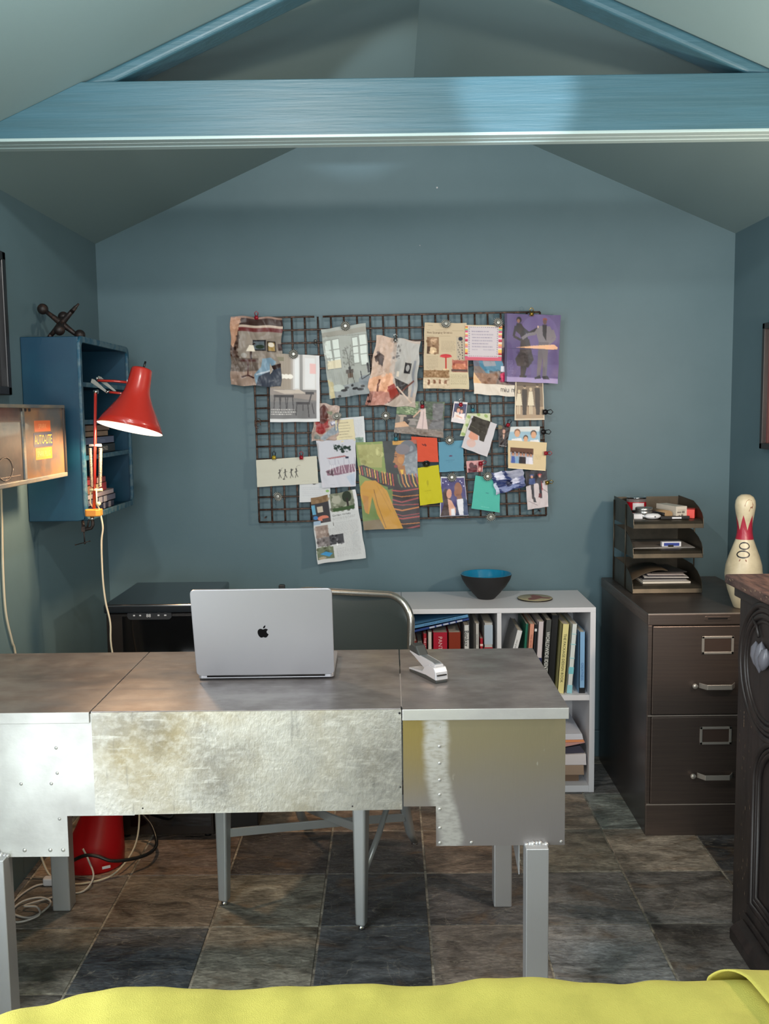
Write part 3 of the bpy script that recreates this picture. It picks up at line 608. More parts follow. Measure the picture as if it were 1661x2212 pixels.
# ================================================================ filing cabinet
CX0, CX1, CY0, CY1 = .840, 1.290, 3.100, 3.800
fc = empty('filing_cabinet', (1.065, 3.45, 0), 'dark brushed-steel two-drawer filing cabinet at the right', 'filing cabinet')
MB().box(CX0, CX1, CY0+.012, CY1, .0, .730).build('body', mat('cabinet_side_steel', (96, 90, 88), .32, .75, col2=(84, 80, 80), nscale=4), fc, bevel=.002)
MB().box(CX0-.003, CX1+.003, CY0, CY1, .7145, .754).build('top', M_steel, fc, bevel=.004, seg=3)
MB().box(CX0, CX1, CY0, CY0+.013, 0, .108).build('plinth', M_steel, fc, bevel=.002)
for x0, x1 in ((CX0, CX0+.013), (CX1-.013, CX1)): MB().box(x0, x1, CY0+.003, CY0+.013, .108, .7145).build('front_post', M_steel, fc, bevel=.001)
M_edge = mat('bright_steel_edge', (186, 174, 164), .35, .5)
for z in (.108, .4115): MB().box(CX0+.002, CX1-.002, CY0-.0008, CY0+.004, z-.0018, z+.0018).build('edge_trim', M_edge, fc)
MB().box(CX0-.002, CX1+.002, CY0-.0008, CY0+.003, .752, .7545).build('edge_trim', M_edge, fc)
for z0, z1 in ((.417, .7125), (.112, .408)):
    dw = MB().box(CX0+.014, CX1-.014, CY0-.004, CY0+.012, z0, z1).build('drawer', M_steel, fc, bevel=.002)
    cx_ = (CX0+CX1)/2; zc_ = z1-.063
    g = MB()
    for a, b_, c_, d_ in ((-.052, .052, .022, .030), (-.052, .052, -.030, -.022), (-.052, -.044, -.030, .030), (.044, .052, -.030, .030)): g.box(cx_+a, cx_+b_, CY0-.008, CY0-.003, zc_+c_, zc_+d_)
    g.build('label_holder', M_hand, dw, bevel=.001)
    MB().box(cx_-.043, cx_+.043, CY0-.0052, CY0-.0035, zc_-.022, zc_+.022).build('label_card', mat('cabinet_card', (84, 70, 64), .25, .3), dw)
    hz = z1-.197+.0; y = CY0-.004
    g = MB()
    path = [(cx_-.058, y, hz), (cx_-.054, y-.006, hz), (cx_-.040, y-.026, hz), (cx_+.040, y-.026, hz), (cx_+.054, y-.006, hz), (cx_+.058, y, hz)]
    vs = []
    for p in path:
        for dz in (.0085, -.0085):
            for dy in (0, .005): vs.append((p[0], p[1]-dy, p[2]+dz))
    for i in range(len(path)-1):
        b_ = i*4; g.f += [(b_, b_+4, b_+5, b_+1), (b_+1, b_+5, b_+7, b_+3), (b_+3, b_+7, b_+6, b_+2), (b_+2, b_+6, b_+4, b_)]; g.m += [0]*4; g.s += [False]*4
    g.v = vs; g.build('handle', M_hand, dw, bevel=.0012)
    MB().lathe([(.004, 0), (.004, .008), (.009, .012), (.009, .017), (.005, .020), (0, .0205)], (cx_-.075, CY0-.004, hz+.0), (0, -1, 0), seg=18).build('thumb_latch', M_hand, dw)
g = MB(); g.prism([(x+1.064, z+.7365) for x, z in rrect(.084, .015, .003)], CY0-.0022, CY0, 1); npl = g.build('nameplate', M_steel, fc, bevel=.0006)
MB().box(1.032, 1.096, CY0-.0030, CY0-.0022, .7345, .7385).build('lettering', M_dark, npl)

# three-tier letter tray on the cabinet
CT = .754
tr = empty('letter_tray', (1.0, 3.6, CT), 'three-tier bronze metal letter tray standing on the filing cabinet', 'letter tray')
TX0, TX1, TY0, TY1 = .873, 1.122, 3.440, 3.745
for z in (CT+.002, .884, .992):
    t = MB().box(TX0, TX1, TY0+.045, TY1, z+.0265, z+.029).build('tier_floor', M_tray, tr)
    MB().prism([(TY0+.045, z+.029), (TY0+.030, z+.0282), (TY0+.016, z+.024), (TY0+.006, z+.015), (TY0, z+.002), (TY0, z), (TY0+.003, z), (TY0+.009, z+.013), (TY0+.018, z+.021), (TY0+.030, z+.0255), (TY0+.045, z+.0265)], TX0, TX1, 0, smooth=False).build('front_lip', M_tray, t)
    for x in (TX0-.001, TX1-.0005):
        MB().prism([(TY1, z), (TY1, z+.092), (TY0+.12, z+.088), (TY0+.055, z+.070), (TY0+.018, z+.052), (TY0+.004, z+.035), (TY0, z+.012), (TY0, z)], x, x+.0015, 0).build('side_plate', M_tray, t)
    MB().box(TX0, TX1, TY1-.002, TY1, z, z+.088).build('back_plate', M_tray, t)
for x in (TX0-.003, TX1+.003):
    for y in (TY0+.11, TY1-.01): MB().tube([(x, y, CT+.002), (x, y, 1.07)], .0026, 8).build('post', M_tray, tr)
def single(g, name, m, lbl, cat, loc, group=None, **kw): return tag(g.build(name, m, loc=loc, **kw), lbl, cat, group)
tz = .992+.0292
GT = 'odds and ends in the top tier of the letter tray'
j = empty('jar', (.935, 3.62, tz), 'glass jar with a red band and white label in the top tray', 'jar', GT)
MB().lathe([(.034, 0), (.036, .004), (.036, .062), (.033, .064), (.033, .004), (0, .004)], (.937, 3.66, tz), seg=32).build('glass', mat('smoky_glass', (120, 110, 110), .1, .2), j)
MB().lathe([(.0364, .004), (.0366, .005), (.0366, .047), (.0364, .048)], (.937, 3.66, tz), seg=32).build('band', mat('jar_red', (170, 16, 34), .3), j)
MB().lathe([(.0366, .066), (.0366, .060), (.028, .067), (0, .068)], (.937, 3.66, tz), seg=32).build('lid', M_chrome, j)
g = MB()
for i in range(10):
    a = math.radians(-125+i*7); b_ = math.radians(-125+(i+1)*7)
    g.add([(.937+.0371*math.cos(q), 3.66+.0371*math.sin(q), z) for q, z in ((a, tz+.018), (b_, tz+.018), (b_, tz+.045), (a, tz+.045))], [(0, 1, 2, 3)])
g.build('label', M_white, j)
single(MB().lathe([(.030, 0), (.031, .003), (.031, .010), (.0295, .012), (.031, .014), (.031, .022), (.0295, .024), (.031, .026), (.031, .036), (.028, .038), (0, .038)], (.936, 3.545, tz), seg=32), 'tin', mat('silver_tin', (150, 150, 148), .25, .8), 'squat silver tin in front of the red-banded jar', 'tin', (.936, 3.56, tz), GT)
e = empty('earbud_case', (.952, 3.475, tz), 'white rounded earbud case at the front of the top tray', 'earbud case', GT)
Mx = Matrix.Translation((.952, 3.485, tz+.0116)) 
MB().lathe([(0, -.0105), (.018, -.009), (.027, -.004), (.029, 0), (.027, .004), (.018, .009), (0, .0105)], (.952, 3.485, tz+.0107), seg=32, sq=(1.05, .62)).build('shell', mat('white_gloss', (214, 214, 216), .15), e)
MB().lathe([(.0022, 0), (.0022, .001), (0, .0012)], (.956, 3.4665, tz+.010), (0, -1, 0), seg=10).build('status_light', M_dark, e)
single(MB().box(.884, .917, 3.487, 3.530, tz, tz+.018), 'notepad', M_white, 'little white notepad at the left front of the top tray', 'notepad', (.9, 3.5, tz), GT, bevel=.002)
for i, (x, y, l, r_, a, z) in enumerate(((.985, 3.49, .14, .0055, 22, 0), (.998, 3.49, .15, .0055, 16, .011), (.972, 3.53, .13, .0045, 28, .010))):
    an = math.radians(a+90); d_ = Vector((math.cos(an), math.sin(an), 0)); s0 = Vector((x, y, tz+r_+z*.9+.0005))
    pn = empty('marker_pen', s0, ['black marker pen lying lowest among the pens in the top tray', 'dark marker pen with grey clip on the right of the pens', 'slim black pen at the back left of the pens'][i], 'pen', GT)
    MB().tube([s0, s0+d_*l*.7], r_, 12).build('barrel', M_dark, pn); MB().tube([s0+d_*l*.7, s0+d_*l], r_*1.1, 12).build('cap', M_char, pn)
single(MB().tube([(1.012, 3.488, tz+.015), (.985, 3.60, tz+.015)], .0145, 20), 'cardboard_tube', mat('kraft_tube', (150, 122, 88), .6), 'short kraft cardboard tube pointing forward in the top tray', 'tube', (1.0, 3.5, tz), GT)
t = empty('cosmetic_box', (1.05, 3.52, tz), 'white oblong carton with small grey print in the top tray', 'box', GT)
Mx = rz((1.053, 3.50, 0), .28)
MB().box(1.031, 1.076, 3.487, 3.62, tz+.0005, tz+.045, M=Mx).build('carton', mat('carton_white', (200, 192, 178), .5), t, bevel=.0008)
g = MB()
for (x0, x1, z0, z1) in ((1.038, 1.070, .031, .032), (1.036, 1.052, .021, .026), (1.055, 1.066, .020, .028), (1.042, 1.047, .010, .014), (1.052, 1.060, .009, .016)): g.box(x0, x1, 3.4862, 3.487, tz+z0, tz+z1, M=Mx)
g.build('print', mat('grey_ink', (120, 112, 104), .5), t)
single(MB().box(1.078, 1.108, 3.490, 3.55, tz+.001, tz+.033, M=rz((1.09, 3.5, 0), -.35)), 'matchbox', mat('coral_card', (206, 58, 46), .4), 'bright red carton at the right end of the top tray', 'box', (1.09, 3.5, tz), GT, bevel=.001)
t = empty('flat_case', (1.03, 3.47, tz), 'flat black case with a white label along the front of the top tray', 'case', GT)
MB().box(.978, 1.082, 3.470, 3.486, tz+.0005, tz+.011).build('body', M_dark, t, bevel=.001)
MB().box(1.018, 1.052, 3.4692, 3.470, tz+.002, tz+.008).build('label', M_white, t)
# middle tier
tz = .884+.0292
t = empty('card_box', (1.02, 3.50, tz), 'white and blue playing-card sized box in the middle tray', 'box')
MB().box(.992, 1.062, 3.500, 3.520, tz+.004, tz+.022).build('carton', M_white, t, bevel=.001)
MB().box(.999, 1.055, 3.4993, 3.500, tz+.007, tz+.018).build('blue_panel', mat('box_blue', (44, 62, 140), .4), t)
MB().box(1.014, 1.034, 3.4986, 3.4995, tz+.004, tz+.011).build('black_tab', M_dark, t)
for i, (x0, x1, a, c_) in enumerate(((.88, 1.10, .02, (188, 184, 178)), (.90, 1.112, -.03, (160, 156, 152)), (.885, 1.05, .05, (120, 112, 104)))):
    single(MB().box(x0, x1, 3.492, 3.70, tz+i*.0013, tz+.0012+i*.0013, M=rz((1, 3.6, 0), a)), 'loose_sheet', mat('sheet_%d' % i, c_, .6), ['lowest pale sheet lying in the middle tray', 'greyish sheet on the pale sheet in the middle tray', 'brownish sheet topmost in the middle tray'][i], 'paper', (1, 3.55, tz), 'sheets in the middle tray')
# bottom tier: a fanned pile of magazines
tz = CT+.002+.0292
for i, (x0, x1, y0, c_, a, th, lb) in enumerate((
        (.915, 1.09, 3.475, (206, 198, 184), .02, .007, 'thick cream magazine at the bottom of the pile in the lowest tray'),
        (.925, 1.085, 3.49, (150, 146, 144), -.03, .004, 'grey magazine just above the cream one in the lowest tray'),
        (.92, 1.08, 3.50, (40, 38, 42), .06, .004, 'black-covered booklet in the middle of the lowest tray pile'),
        (.94, 1.10, 3.50, (196, 190, 184), -.10, .003, 'white leaflet sticking out to the right of the lowest tray pile'),
        (.935, 1.07, 3.51, (70, 66, 72), .12, .004, 'dark grey leaflet under the brown folder in the lowest tray'),
        (.95, 1.085, 3.51, (182, 170, 164), -.06, .003, 'pinkish leaflet near the top of the lowest tray pile'),
        (.955, 1.09, 3.53, (52, 48, 46), .14, .004, 'dark booklet on top of the pile in the lowest tray'))):
    single(MB().box(x0, x1, y0, 3.70, tz, tz+th, M=rz((1, 3.6, 0), a)), 'magazine', mat('mag_%d' % i, c_, .4), lb, 'magazine', (1, 3.6, tz), 'magazines in the lowest tray', bevel=.0008); tz += th+.0006
g = MB(); vs = []; n_ = 12
for i in range(n_+1):
    t_ = i/n_; x = .885+.135*t_; z = CT+.033+.040*math.sin(t_*PI*.62)
    for y in (3.52, 3.70): vs.append((x, y, z)); vs.append((x+.001, y, z+.0015))
for i in range(n_):
    b_ = i*4; g.f += [(b_, b_+2, b_+6, b_+4), (b_+1, b_+5, b_+7, b_+3), (b_, b_+4, b_+5, b_+1), (b_+2, b_+3, b_+7, b_+6)]; g.m += [0]*4; g.s += [True]*4
g.v = vs
tag(g.build('brown_folder', mat('olive_brown_folder', (74, 62, 48), .5), loc=(.9, 3.6, CT+.022)), 'curling olive-brown folder at the left of the lowest tray', 'folder')

# bowling pin
bp_ = empty('bowling_pin', (1.175, 3.19, CT), 'worn white bowling pin with a red crown collar on the filing cabinet', 'bowling pin')
pr = [(.0, 0), (.026, 0), (.030, .004), (.040, .03), (.050, .06), (.0585, .095), (.0605, .115), (.0575, .145), (.049, .175), (.038, .205), (.029, .230), (.0245, .250), (.0232, .262), (.0245, .285), (.0285, .310), (.0322, .335), (.0328, .345), (.031, .360), (.025, .372), (.014, .3795), (0, .381)]
c0 = Vector((1.176, 3.185, CT))
def pr_r(h):
    for (r0, h0), (r1, h1) in zip(pr, pr[1:]):
        if h0 <= h <= h1 and h1 > h0: return r0+(r1-r0)*(h-h0)/(h1-h0)
    return .03
MB().lathe(pr, c0, seg=40).build('body', mat('pin_ivory', (196, 186, 158), .4, col2=(168, 156, 128), nscale=12, lo=.45, hi=.7, bump=.15, bscale=30), bp_)
def on_pin(pts, off=.0006, m=0, g=None):
    """polygon given as (angle deg from camera-facing, height) laid onto the pin"""
    return [(c0.x+(pr_r(h)+off)*math.sin(math.radians(a)), c0.y-(pr_r(h)+off)*math.cos(math.radians(a)), c0.z+h) for a, h in pts]
g = MB()
N = 48
for i in range(N):
    a0, a1 = i*360/N, (i+1)*360/N
    def top(a): q = (a % 60)/60; return .262+.052*(1-abs(2*q-1))
    for k_ in range(4):
        f0, f1 = k_/4, (k_+1)/4
        h = lambda a, f_: .232+(top(a)-.232)*f_
        g.add(on_pin([(a0, h(a0, f0)), (a1, h(a1, f0)), (a1, h(a1, f1)), (a0, h(a0, f1))]), [(0, 1, 2, 3)], 0, True)
g.build('collar', mat('pin_red', (152, 34, 54), .35), bp_)
g = MB()
def ring_on(ac, hc, ra, rh, w=.35, seg=20, a0=0, a1=360, m=0):
    for i in range(seg):
        q0, q1 = math.radians(a0+(a1-a0)*i/seg), math.radians(a0+(a1-a0)*(i+1)/seg)
        g.add(on_pin([(ac+ra*math.cos(q0), hc+rh*math.sin(q0)), (ac+ra*math.cos(q1), hc+rh*math.sin(q1)), (ac+ra*(1-w*.5)*math.cos(q1), hc+rh*(1-w)*math.sin(q1)), (ac+ra*(1-w*.5)*math.cos(q0), hc+rh*(1-w)*math.sin(q0))], .0008), [(0, 1, 2, 3)], m)
ring_on(-20, .213, 27, .013); ring_on(-24, .186, 27, .013)
g.build('face_marks', M_dark, bp_)
g = MB(); g.add(on_pin([(-24, .345), (-14, .361), (0, .366), (20, .362), (28, .348), (22, .336), (10, .338), (4, .326), (-3, .336), (-12, .332)], .0006), [tuple(range(8))]); g.add(on_pin([(-38, .163), (-10, .163), (-12, .170), (-36, .170)], .0006), [(0, 1, 2, 3)])
g.build('chipped_paint', mat('pin_brown', (134, 96, 76), .6), bp_)

# ================================================================ carved sideboard at the right
sb = empty('sideboard', (1.14, 2.0, 0), 'old dark carved wooden sideboard with a chipped brown top', 'sideboard')
SX, SY1, SY0, SZ = .935, 2.552, 1.20, .945
MB().box(SX, 1.335, SY0, SY1, .0, SZ-.03).build('body', M_wood, sb, bevel=.003)
MB().box(SX-.028, 1.345, SY0-.03, SY1+.045, SZ, SZ+.026).build('top', M_woodtop, sb, bevel=.006, seg=3)
MB().box(SX-.010, 1.338, SY0-.01, SY1+.020, SZ-.03, SZ).build('cornice', M_wood, sb, bevel=.004)
MB().prism([(SX, 0), (SX-.035, 0), (SX-.035, .03), (SX-.020, .045), (SX, .055)], SY0, 2.47, 1).build('plinth', M_wood, sb, bevel=.002)
def xring(cy, cz, ry, rz_, r, nm, a0=0, a1=360, dx=0):
    g = MB(); P = [(SX-dx, cy+ry*math.cos(math.radians(a0+(a1-a0)*i/48)), cz+rz_*math.sin(math.radians(a0+(a1-a0)*i/48))) for i in range(48 if a1-a0 == 360 else 49)]
    g.tube(P, r, 10, closed=(a1-a0 == 360)); return g.build(nm, M_wood, sb)
mcy, mcz = 2.345, .765
g = MB(); g.lathe([(.175, 0), (.175, .004), (.165, .006), (0, .006)], (SX, mcy, mcz), (-1, 0, 0), seg=48); g.build('medallion', M_wood, sb)
for rr_, r in ((.172, .009), (.156, .006), (.143, .008), (.128, .005)): xring(mcy, mcz, rr_, rr_*.98, r, 'medallion_ring', dx=.005)
M_petal = mat('grey_waxed_wood', (104, 104, 112), .3)
for k_, (yy, zz, an, ln) in enumerate(((2.385, .80, -12, .07), (2.36, .80, 8, .085), (2.335, .80, 24, .07))):
    g = MB(); g.lathe([(.0, -ln/2), (.012, -ln*.3), (.019, 0), (.015, ln*.3), (0, ln/2)], (SX-.016, yy, zz), (0, math.sin(math.radians(-an)), math.cos(math.radians(an))), seg=16, sq=(.8, 1)); g.build('carved_petal', M_petal, sb)
MB().tube([(SX-.012, 2.385, .845), (SX-.012, 2.40, .87), (SX-.010, 2.43, .885)], .004, 8).build('carved_stem', M_wood, sb)
# arched lower panel mouldings
for o_, r in ((0, .009), (.018, .006), (.032, .007)):
    y1, y0 = 2.405-o_, 2.02+o_; cyy = (y0+y1)/2; rr_ = (y1-y0)/2
    P = [(SX-.004, y1, .13+o_)]+[(SX-.004, cyy+rr_*math.cos(math.radians(a)), .47+rr_*.75*math.sin(math.radians(a))) for a in range(0, 181, 8)]+[(SX-.004, y0, .13+o_)]
    g = MB(); g.tube(P, r, 8, closed=True); g.build('panel_moulding', M_wood, sb)
g = MB(); g.box(SX-.012, SX, 2.0, 2.42, .10, .125); g.box(SX-.018, SX, 2.0, 2.42, .085, .10); g.build('panel_sill', M_wood, sb, bevel=.002)
# chips of bare wood on the stile and the top edge
g = MB()
for i in range(60):
    y = 2.53-rng.rand()*.13; z = .03+rng.rand()**1.4*.75; h_ = .003+rng.rand()*.010; w_ = .0006+rng.rand()*.0012
    g.add([(SX-.0008, y, z), (SX-.0008, y+w_, z+h_*.2), (SX-.0008, y+w_*.8, z+h_), (SX-.0008, y-w_*.3, z+h_*.7)], [(0, 1, 2, 3)])
for z in (.575, .582, .59, .60, .612): g.add([(SX-.0009, 2.497, z), (SX-.0009, 2.4995, z), (SX-.0009, 2.4995, z+.006), (SX-.0009, 2.497, z+.006)], [(0, 1, 2, 3)])
g.build('chips', mat('bare_wood_chip', (150, 126, 104), .7), sb)
g = MB()
for i in range(26):
    y = 2.58-rng.rand()*.45; z = SZ+.003+rng.rand()*.018; h_ = .002+rng.rand()*.004; w_ = .002+rng.rand()*.008
    g.add([(SX-.0288, y, z), (SX-.0288, y+w_, z+h_*.4), (SX-.0288, y+w_*.7, z+h_), (SX-.0288, y-w_*.2, z+h_*.6)], [(0, 1, 2, 3)])
g.build('chips', MATS['bare_wood_chip'], sb)

# pictures on the side walls
pf = empty('picture_frame', (XR, 3.2, 1.5), 'dark framed red poster on the right wall', 'picture')
g = MB()
for a, b_, c_, d_ in ((2.90, 3.485, 1.695, 1.716), (2.90, 3.485, 1.272, 1.293), (3.464, 3.485, 1.272, 1.716), (2.90, 2.921, 1.272, 1.716)): g.box(XR-.028, XR-.001, a, b_, c_, d_)
g.build('frame', mat('dark_frame', (30, 24, 24), .4), pf, bevel=.002)
g = MB(); g.box(XR-.012, XR-.008, 2.921, 3.464, 1.293, 1.695, 0); g.box(XR-.0125, XR-.012, 3.445, 3.449, 1.293, 1.695, 1)
g.add([(XR-.0126, y, z) for y, z in ((3.43, 1.293), (3.42, 1.38), (3.38, 1.45), (3.30, 1.50), (3.1, 1.52), (2.93, 1.4), (2.93, 1.293))], [tuple(range(7))], 2)
g.build('poster', [mat('poster_red', (122, 66, 66), .3), mat('poster_line', (140, 92, 78), .4), mat('poster_grey', (76, 68, 64), .3)], pf)
pf = empty('picture_frame', (XL, 2.6, 1.7), 'black framed dark picture at the left edge on the left wall', 'picture')
g = MB()
for a, b_, c_, d_ in ((2.30, 2.868, 1.870, 1.895), (2.30, 2.868, 1.482, 1.507), (2.842, 2.868, 1.482, 1.895), (2.30, 2.325, 1.482, 1.895)): g.box(XL+.001, XL+.030, a, b_, c_, d_)
g.build('frame', mat('black_frame', (20, 18, 20), .35), pf, bevel=.003)
g = MB(); g.box(XL+.006, XL+.010, 2.325, 2.842, 1.507, 1.870, 0); g.box(XL+.010, XL+.011, 2.40, 2.80, 1.56, 1.82, 1)
g.build('picture', [mat('pic_dark', (30, 28, 30), .2), mat('pic_brown', (64, 54, 50), .4)], pf)

# ================================================================ left wall: blue shelf, its books, jack, lamp, crate
bs = empty('wall_shelf', (XL, 3.3, 1.09), 'deep blue painted metal shelf unit with worn edges on the left wall', 'shelf')
BSX, Y0s, Y1s, Z0s, Z1s = -.962, 3.024, 3.590, 1.088, 1.664
MB().prism([(XL+.001, Z0s), (BSX-.022, Z0s), (BSX-.006, Z0s+.004), (BSX, Z0s+.022), (BSX, Z1s), (XL+.001, Z1s)], Y0s, Y0s+.012, 1).build('end_panel', M_blue, bs, bevel=.002)
MB().prism([(XL+.001, Z0s), (BSX-.022, Z0s), (BSX-.006, Z0s+.004), (BSX, Z0s+.022), (BSX, Z1s), (XL+.001, Z1s)], Y1s-.012, Y1s, 1).build('end_panel', M_blue, bs, bevel=.002)
MB().box(XL+.001, BSX, Y0s+.012, Y1s-.012, Z1s-.012, Z1s).build('top_panel', M_blue, bs, bevel=.002)
MB().box(XL+.001, BSX, Y0s+.012, Y1s-.012, Z0s, Z0s+.012).build('bottom_panel', M_blue, bs, bevel=.002)
MB().box(XL+.001, XL+.005, Y0s+.012, Y1s-.012, Z0s+.012, Z1s-.012).build('back_panel', M_blue, bs)
g = MB(); yc, zc2 = (Y0s+Y1s)/2, (Z0s+Z1s)/2
fo = [(y+yc, z+zc2) for y, z in rrect(Y1s-Y0s+.006, Z1s-Z0s+.006, .030, 5)]; fi = [(y+yc, z+zc2) for y, z in rrect(Y1s-Y0s-.034, Z1s-Z0s-.034, .018, 5)]
n_ = len(fo); vs = []
for x in (BSX-.004, BSX+.006):
    for P in (fo, fi): vs += [(x, y, z) for y, z in P]
fs = []
for i in range(n_):
    q = (i+1) % n_; fs += [(i, q, n_+q, n_+i), (2*n_+i, 3*n_+i, 3*n_+q, 2*n_+q), (i, 2*n_+i, 2*n_+q, q), (n_+i, n_+q, 3*n_+q, 3*n_+i)]
g.add(vs, fs); g.build('front_rim', M_worn, bs, bevel=.0025)
for z in (1.524, 1.405, 1.291):
    MB().box(XL+.005, BSX-.006, Y0s+.012, Y1s-.012, z-.010, z).build('shelf_board', M_blue, bs)
    MB().box(BSX-.012, BSX-.003, Y0s+.014, Y1s-.014, z-.014, z+.001).build('shelf_lip', M_worn, bs, bevel=.001)
def flat_book(lbl, y0, y1, z0, th, col, ang=0, text=None, tcol=(220, 220, 220), bands=(), group=None, depth=.11, x1=-.978):
    t = empty('book', (x1-depth/2, (y0+y1)/2, z0), lbl, 'book', group); Mx = rz((x1, (y0+y1)/2, 0), math.radians(ang))
    ms = [mat('cover_%d_%d_%d' % col, col, .45)]; g = MB()
    g.box(x1-depth, x1, y0, y1, z0, z0+.002, M=Mx); g.box(x1-depth, x1, y0, y1, z0+th-.002, z0+th, M=Mx); g.box(x1-.002, x1, y0, y1, z0, z0+th, M=Mx)
    for a, b_, bc in bands: ms.append(mat('cover_%d_%d_%d' % bc, bc, .45)); g.box(x1, x1+.0006, y0+(y1-y0)*a, y0+(y1-y0)*b_, z0+.001, z0+th-.001, len(ms)-1, M=Mx)
    if text: ms.append(mat('ink_%d_%d_%d' % tcol, tcol, .5)); g.text(text, Mx @ Vector((x1+.0008, y0+(y1-y0)*.55, z0+th*.25)), Mx.to_3x3() @ Vector((0, 1, 0)), (0, 0, 1), th*.5, len(ms)-1)
    g.build('cover', ms, t, bevel=.0005); MB().box(x1-depth+.003, x1-.003, y0+.002, y1-.002, z0+.002, z0+th-.002, M=Mx).build('page_block', M_pages, t)
GU, GL = 'books lying on the upper shelf of the blue unit', 'books lying on the bottom shelf of the blue unit'
z = 1.2925
for lbl, y0, y1, th, col, kw in (
    ('black book with block capitals, lowest of the upper pile in the blue shelf', 3.06, 3.44, .030, (30, 28, 30), dict(text='NOMAD.', tcol=(200, 190, 180))),
    ('slate-grey book just above the black book in the blue shelf', 3.05, 3.43, .026, (92, 98, 126), dict(text='interiors', tcol=(150, 156, 184))),
    ('tan book second from the top of the upper pile in the blue shelf', 3.06, 3.36, .018, (132, 106, 84), {}),
    ('brown book topmost of the upper pile in the blue shelf', 3.06, 3.38, .020, (116, 92, 76), {})):
    flat_book(lbl, y0, y1, z, th, col, group=GU, **kw); z += th+.0006
z = 1.1015
for lbl, y0, y1, th, col, kw in (
    ('dark navy book at the very bottom of the blue shelf', 3.07, 3.40, .022, (40, 44, 66), dict(bands=((.62, .68, (120, 122, 136)), (.80, .88, (120, 122, 136))))),
    ('grey-violet book second from the bottom of the blue shelf', 3.07, 3.42, .022, (92, 94, 116), dict(bands=((.45, .55, (170, 170, 180)), (.60, .70, (170, 170, 180))))),
    ('pale mauve book in the middle of the lower pile in the blue shelf', 3.08, 3.40, .017, (160, 150, 160), {}),
    ('brown and red book second from the top of the lower pile in the blue shelf', 3.07, 3.33, .028, (128, 92, 72), dict(bands=((.5, .62, (190, 176, 140)), (.64, .98, (150, 36, 46))))),
    ('dark red book topmost of the lower pile in the blue shelf', 3.07, 3.31, .020, (122, 44, 50), dict(bands=((.60, .76, (196, 176, 170)),)))):
    flat_book(lbl, y0, y1, z, th, col, group=GL, ang={.028: 1.5}.get(th, 0), **kw); z += th+.0006

# giant toy jack on top of the shelf
jk = empty('jack_ornament', (-1.05, 3.15, Z1s), 'oversized dark iron playing jack resting on top of the blue shelf', 'ornament')
cj = Vector((-1.052, 3.15, 1.716)); 
A1, A2, A3 = Vector((-.058, 0, .046)), Vector((.052, -.01, .050)), Vector((.012, -.058, -.026))
g = MB()
for a in (A1, A2, A3): g.tube([cj-a, cj-a*.5, cj, cj+a*.5, cj+a], [.006, .008, .011, .008, .006], 12)
g.build('arms', M_iron, jk)
for p in (cj+A1, cj-A1+Vector((0, 0, .008)), cj+A3+Vector((0, 0, -.0)), cj-A3*1.0): MB().ball(p, .0175, seg=20).build('ball_tip', M_iron, jk)
MB().tube([cj+A2*.7, cj+A2*1.2], [.008, .003], 12).build('pointed_tip', M_iron, jk); MB().tube([cj-A2*.7, cj-A2*1.0], [.008, .004], 12).build('pointed_tip', M_iron, jk)

# red spring-arm lamp clamped to the shelf
LY = 2.975
lp = empty('clamp_lamp', (-.915, LY, 1.06), 'red spring-arm lamp clamped to the blue shelf, switched on', 'lamp')
def lpx(px, py, y=LY): return at(px, py, y)
col_ = MB()
col_.tube([lpx(203, 1098), lpx(205, 960), lpx(206, 848)], .0052, 4); col_.build('lower_arm', M_red, lp)
M_cream = mat('cream_plastic', (222, 206, 160), .4); M_spring = mat('spring_steel', (140, 130, 118), .45, .5, bump=.8, bscale=900, bstretch=(.05, .05, 1))
for a, b_ in (((195, 968), (199, 1052)), ((217, 968), (216, 1052))):
    g = MB(); a, b_ = lpx(*a), lpx(*b_); n_ = 40
    g.tube([a, b_], .0052, 12)
    for i in range(n_): p = a.lerp(b_, (i+.5)/n_); g.lathe([(.0053, -.001), (.0060, 0), (.0053, .001)], p, (b_-a), seg=12)
    g.build('spring', M_spring, lp)
g = MB(); g.tube([lpx(193, 962), lpx(219, 962)], .0042, 8); g.build('spring_bar', mat('pin_white', (206, 200, 196), .4), lp)
g = MB(); g.tube([lpx(194, 1058), lpx(221, 1058)], .0048, 8); g.build('spring_bar', M_cream, lp)
g = MB(); g.tube([lpx(208, 1056, LY-.006), lpx(209, 1088, LY-.006), lpx(214, 1098, LY-.006), lpx(213, 1108, LY-.006)], .0022, 8); g.tube([lpx(196, 1060, LY+.004), lpx(195, 1086, LY+.004), lpx(203, 1100, LY+.004)], .0022, 8); g.build('link', M_cream, lp)
g = MB(); a = lpx(214, 1088, LY-.008); g.lathe([(0, 0), (.0065, 0), (.0065, .010), (0, .010)], a, (0, -1, 0), seg=16); g.build('pivot_knob', M_cream, lp)
g = MB(); p = lpx(203, 1107); g.prism([(p.x+x, p.y+y) for x, y in ((-.024, -.014), (-.020, -.020), (.012, -.022), (.024, -.014), (.024, .014), (-.022, .014))], p.z-.011, p.z+.011, 2); g.build('clamp_block', mat('amber_plastic', (206, 134, 56), .35), lp, bevel=.003)
g = MB(); g.tube([lpx(199, 1116), lpx(199, 1124)], .0062, 14); g.build('socket_pin', M_chrome, lp)
g = MB(); p = [lpx(200, 1122), lpx(201, 1134), lpx(197, 1141), lpx(188, 1143), lpx(180, 1143)]
g.tube(p, [.0048, .0052, .0052, .005, .005], 8); g.tube([lpx(188, 1143), lpx(191, 1128), lpx(193, 1122)], .003, 6); q = lpx(181, 1143); g.box(q.x-.006, q.x+.006, q.y-.006, q.y+.006, q.z-.008, q.z+.008); g.tube([lpx(180, 1136, 3.0), lpx(179, 1127, 3.03)], .005, 8)
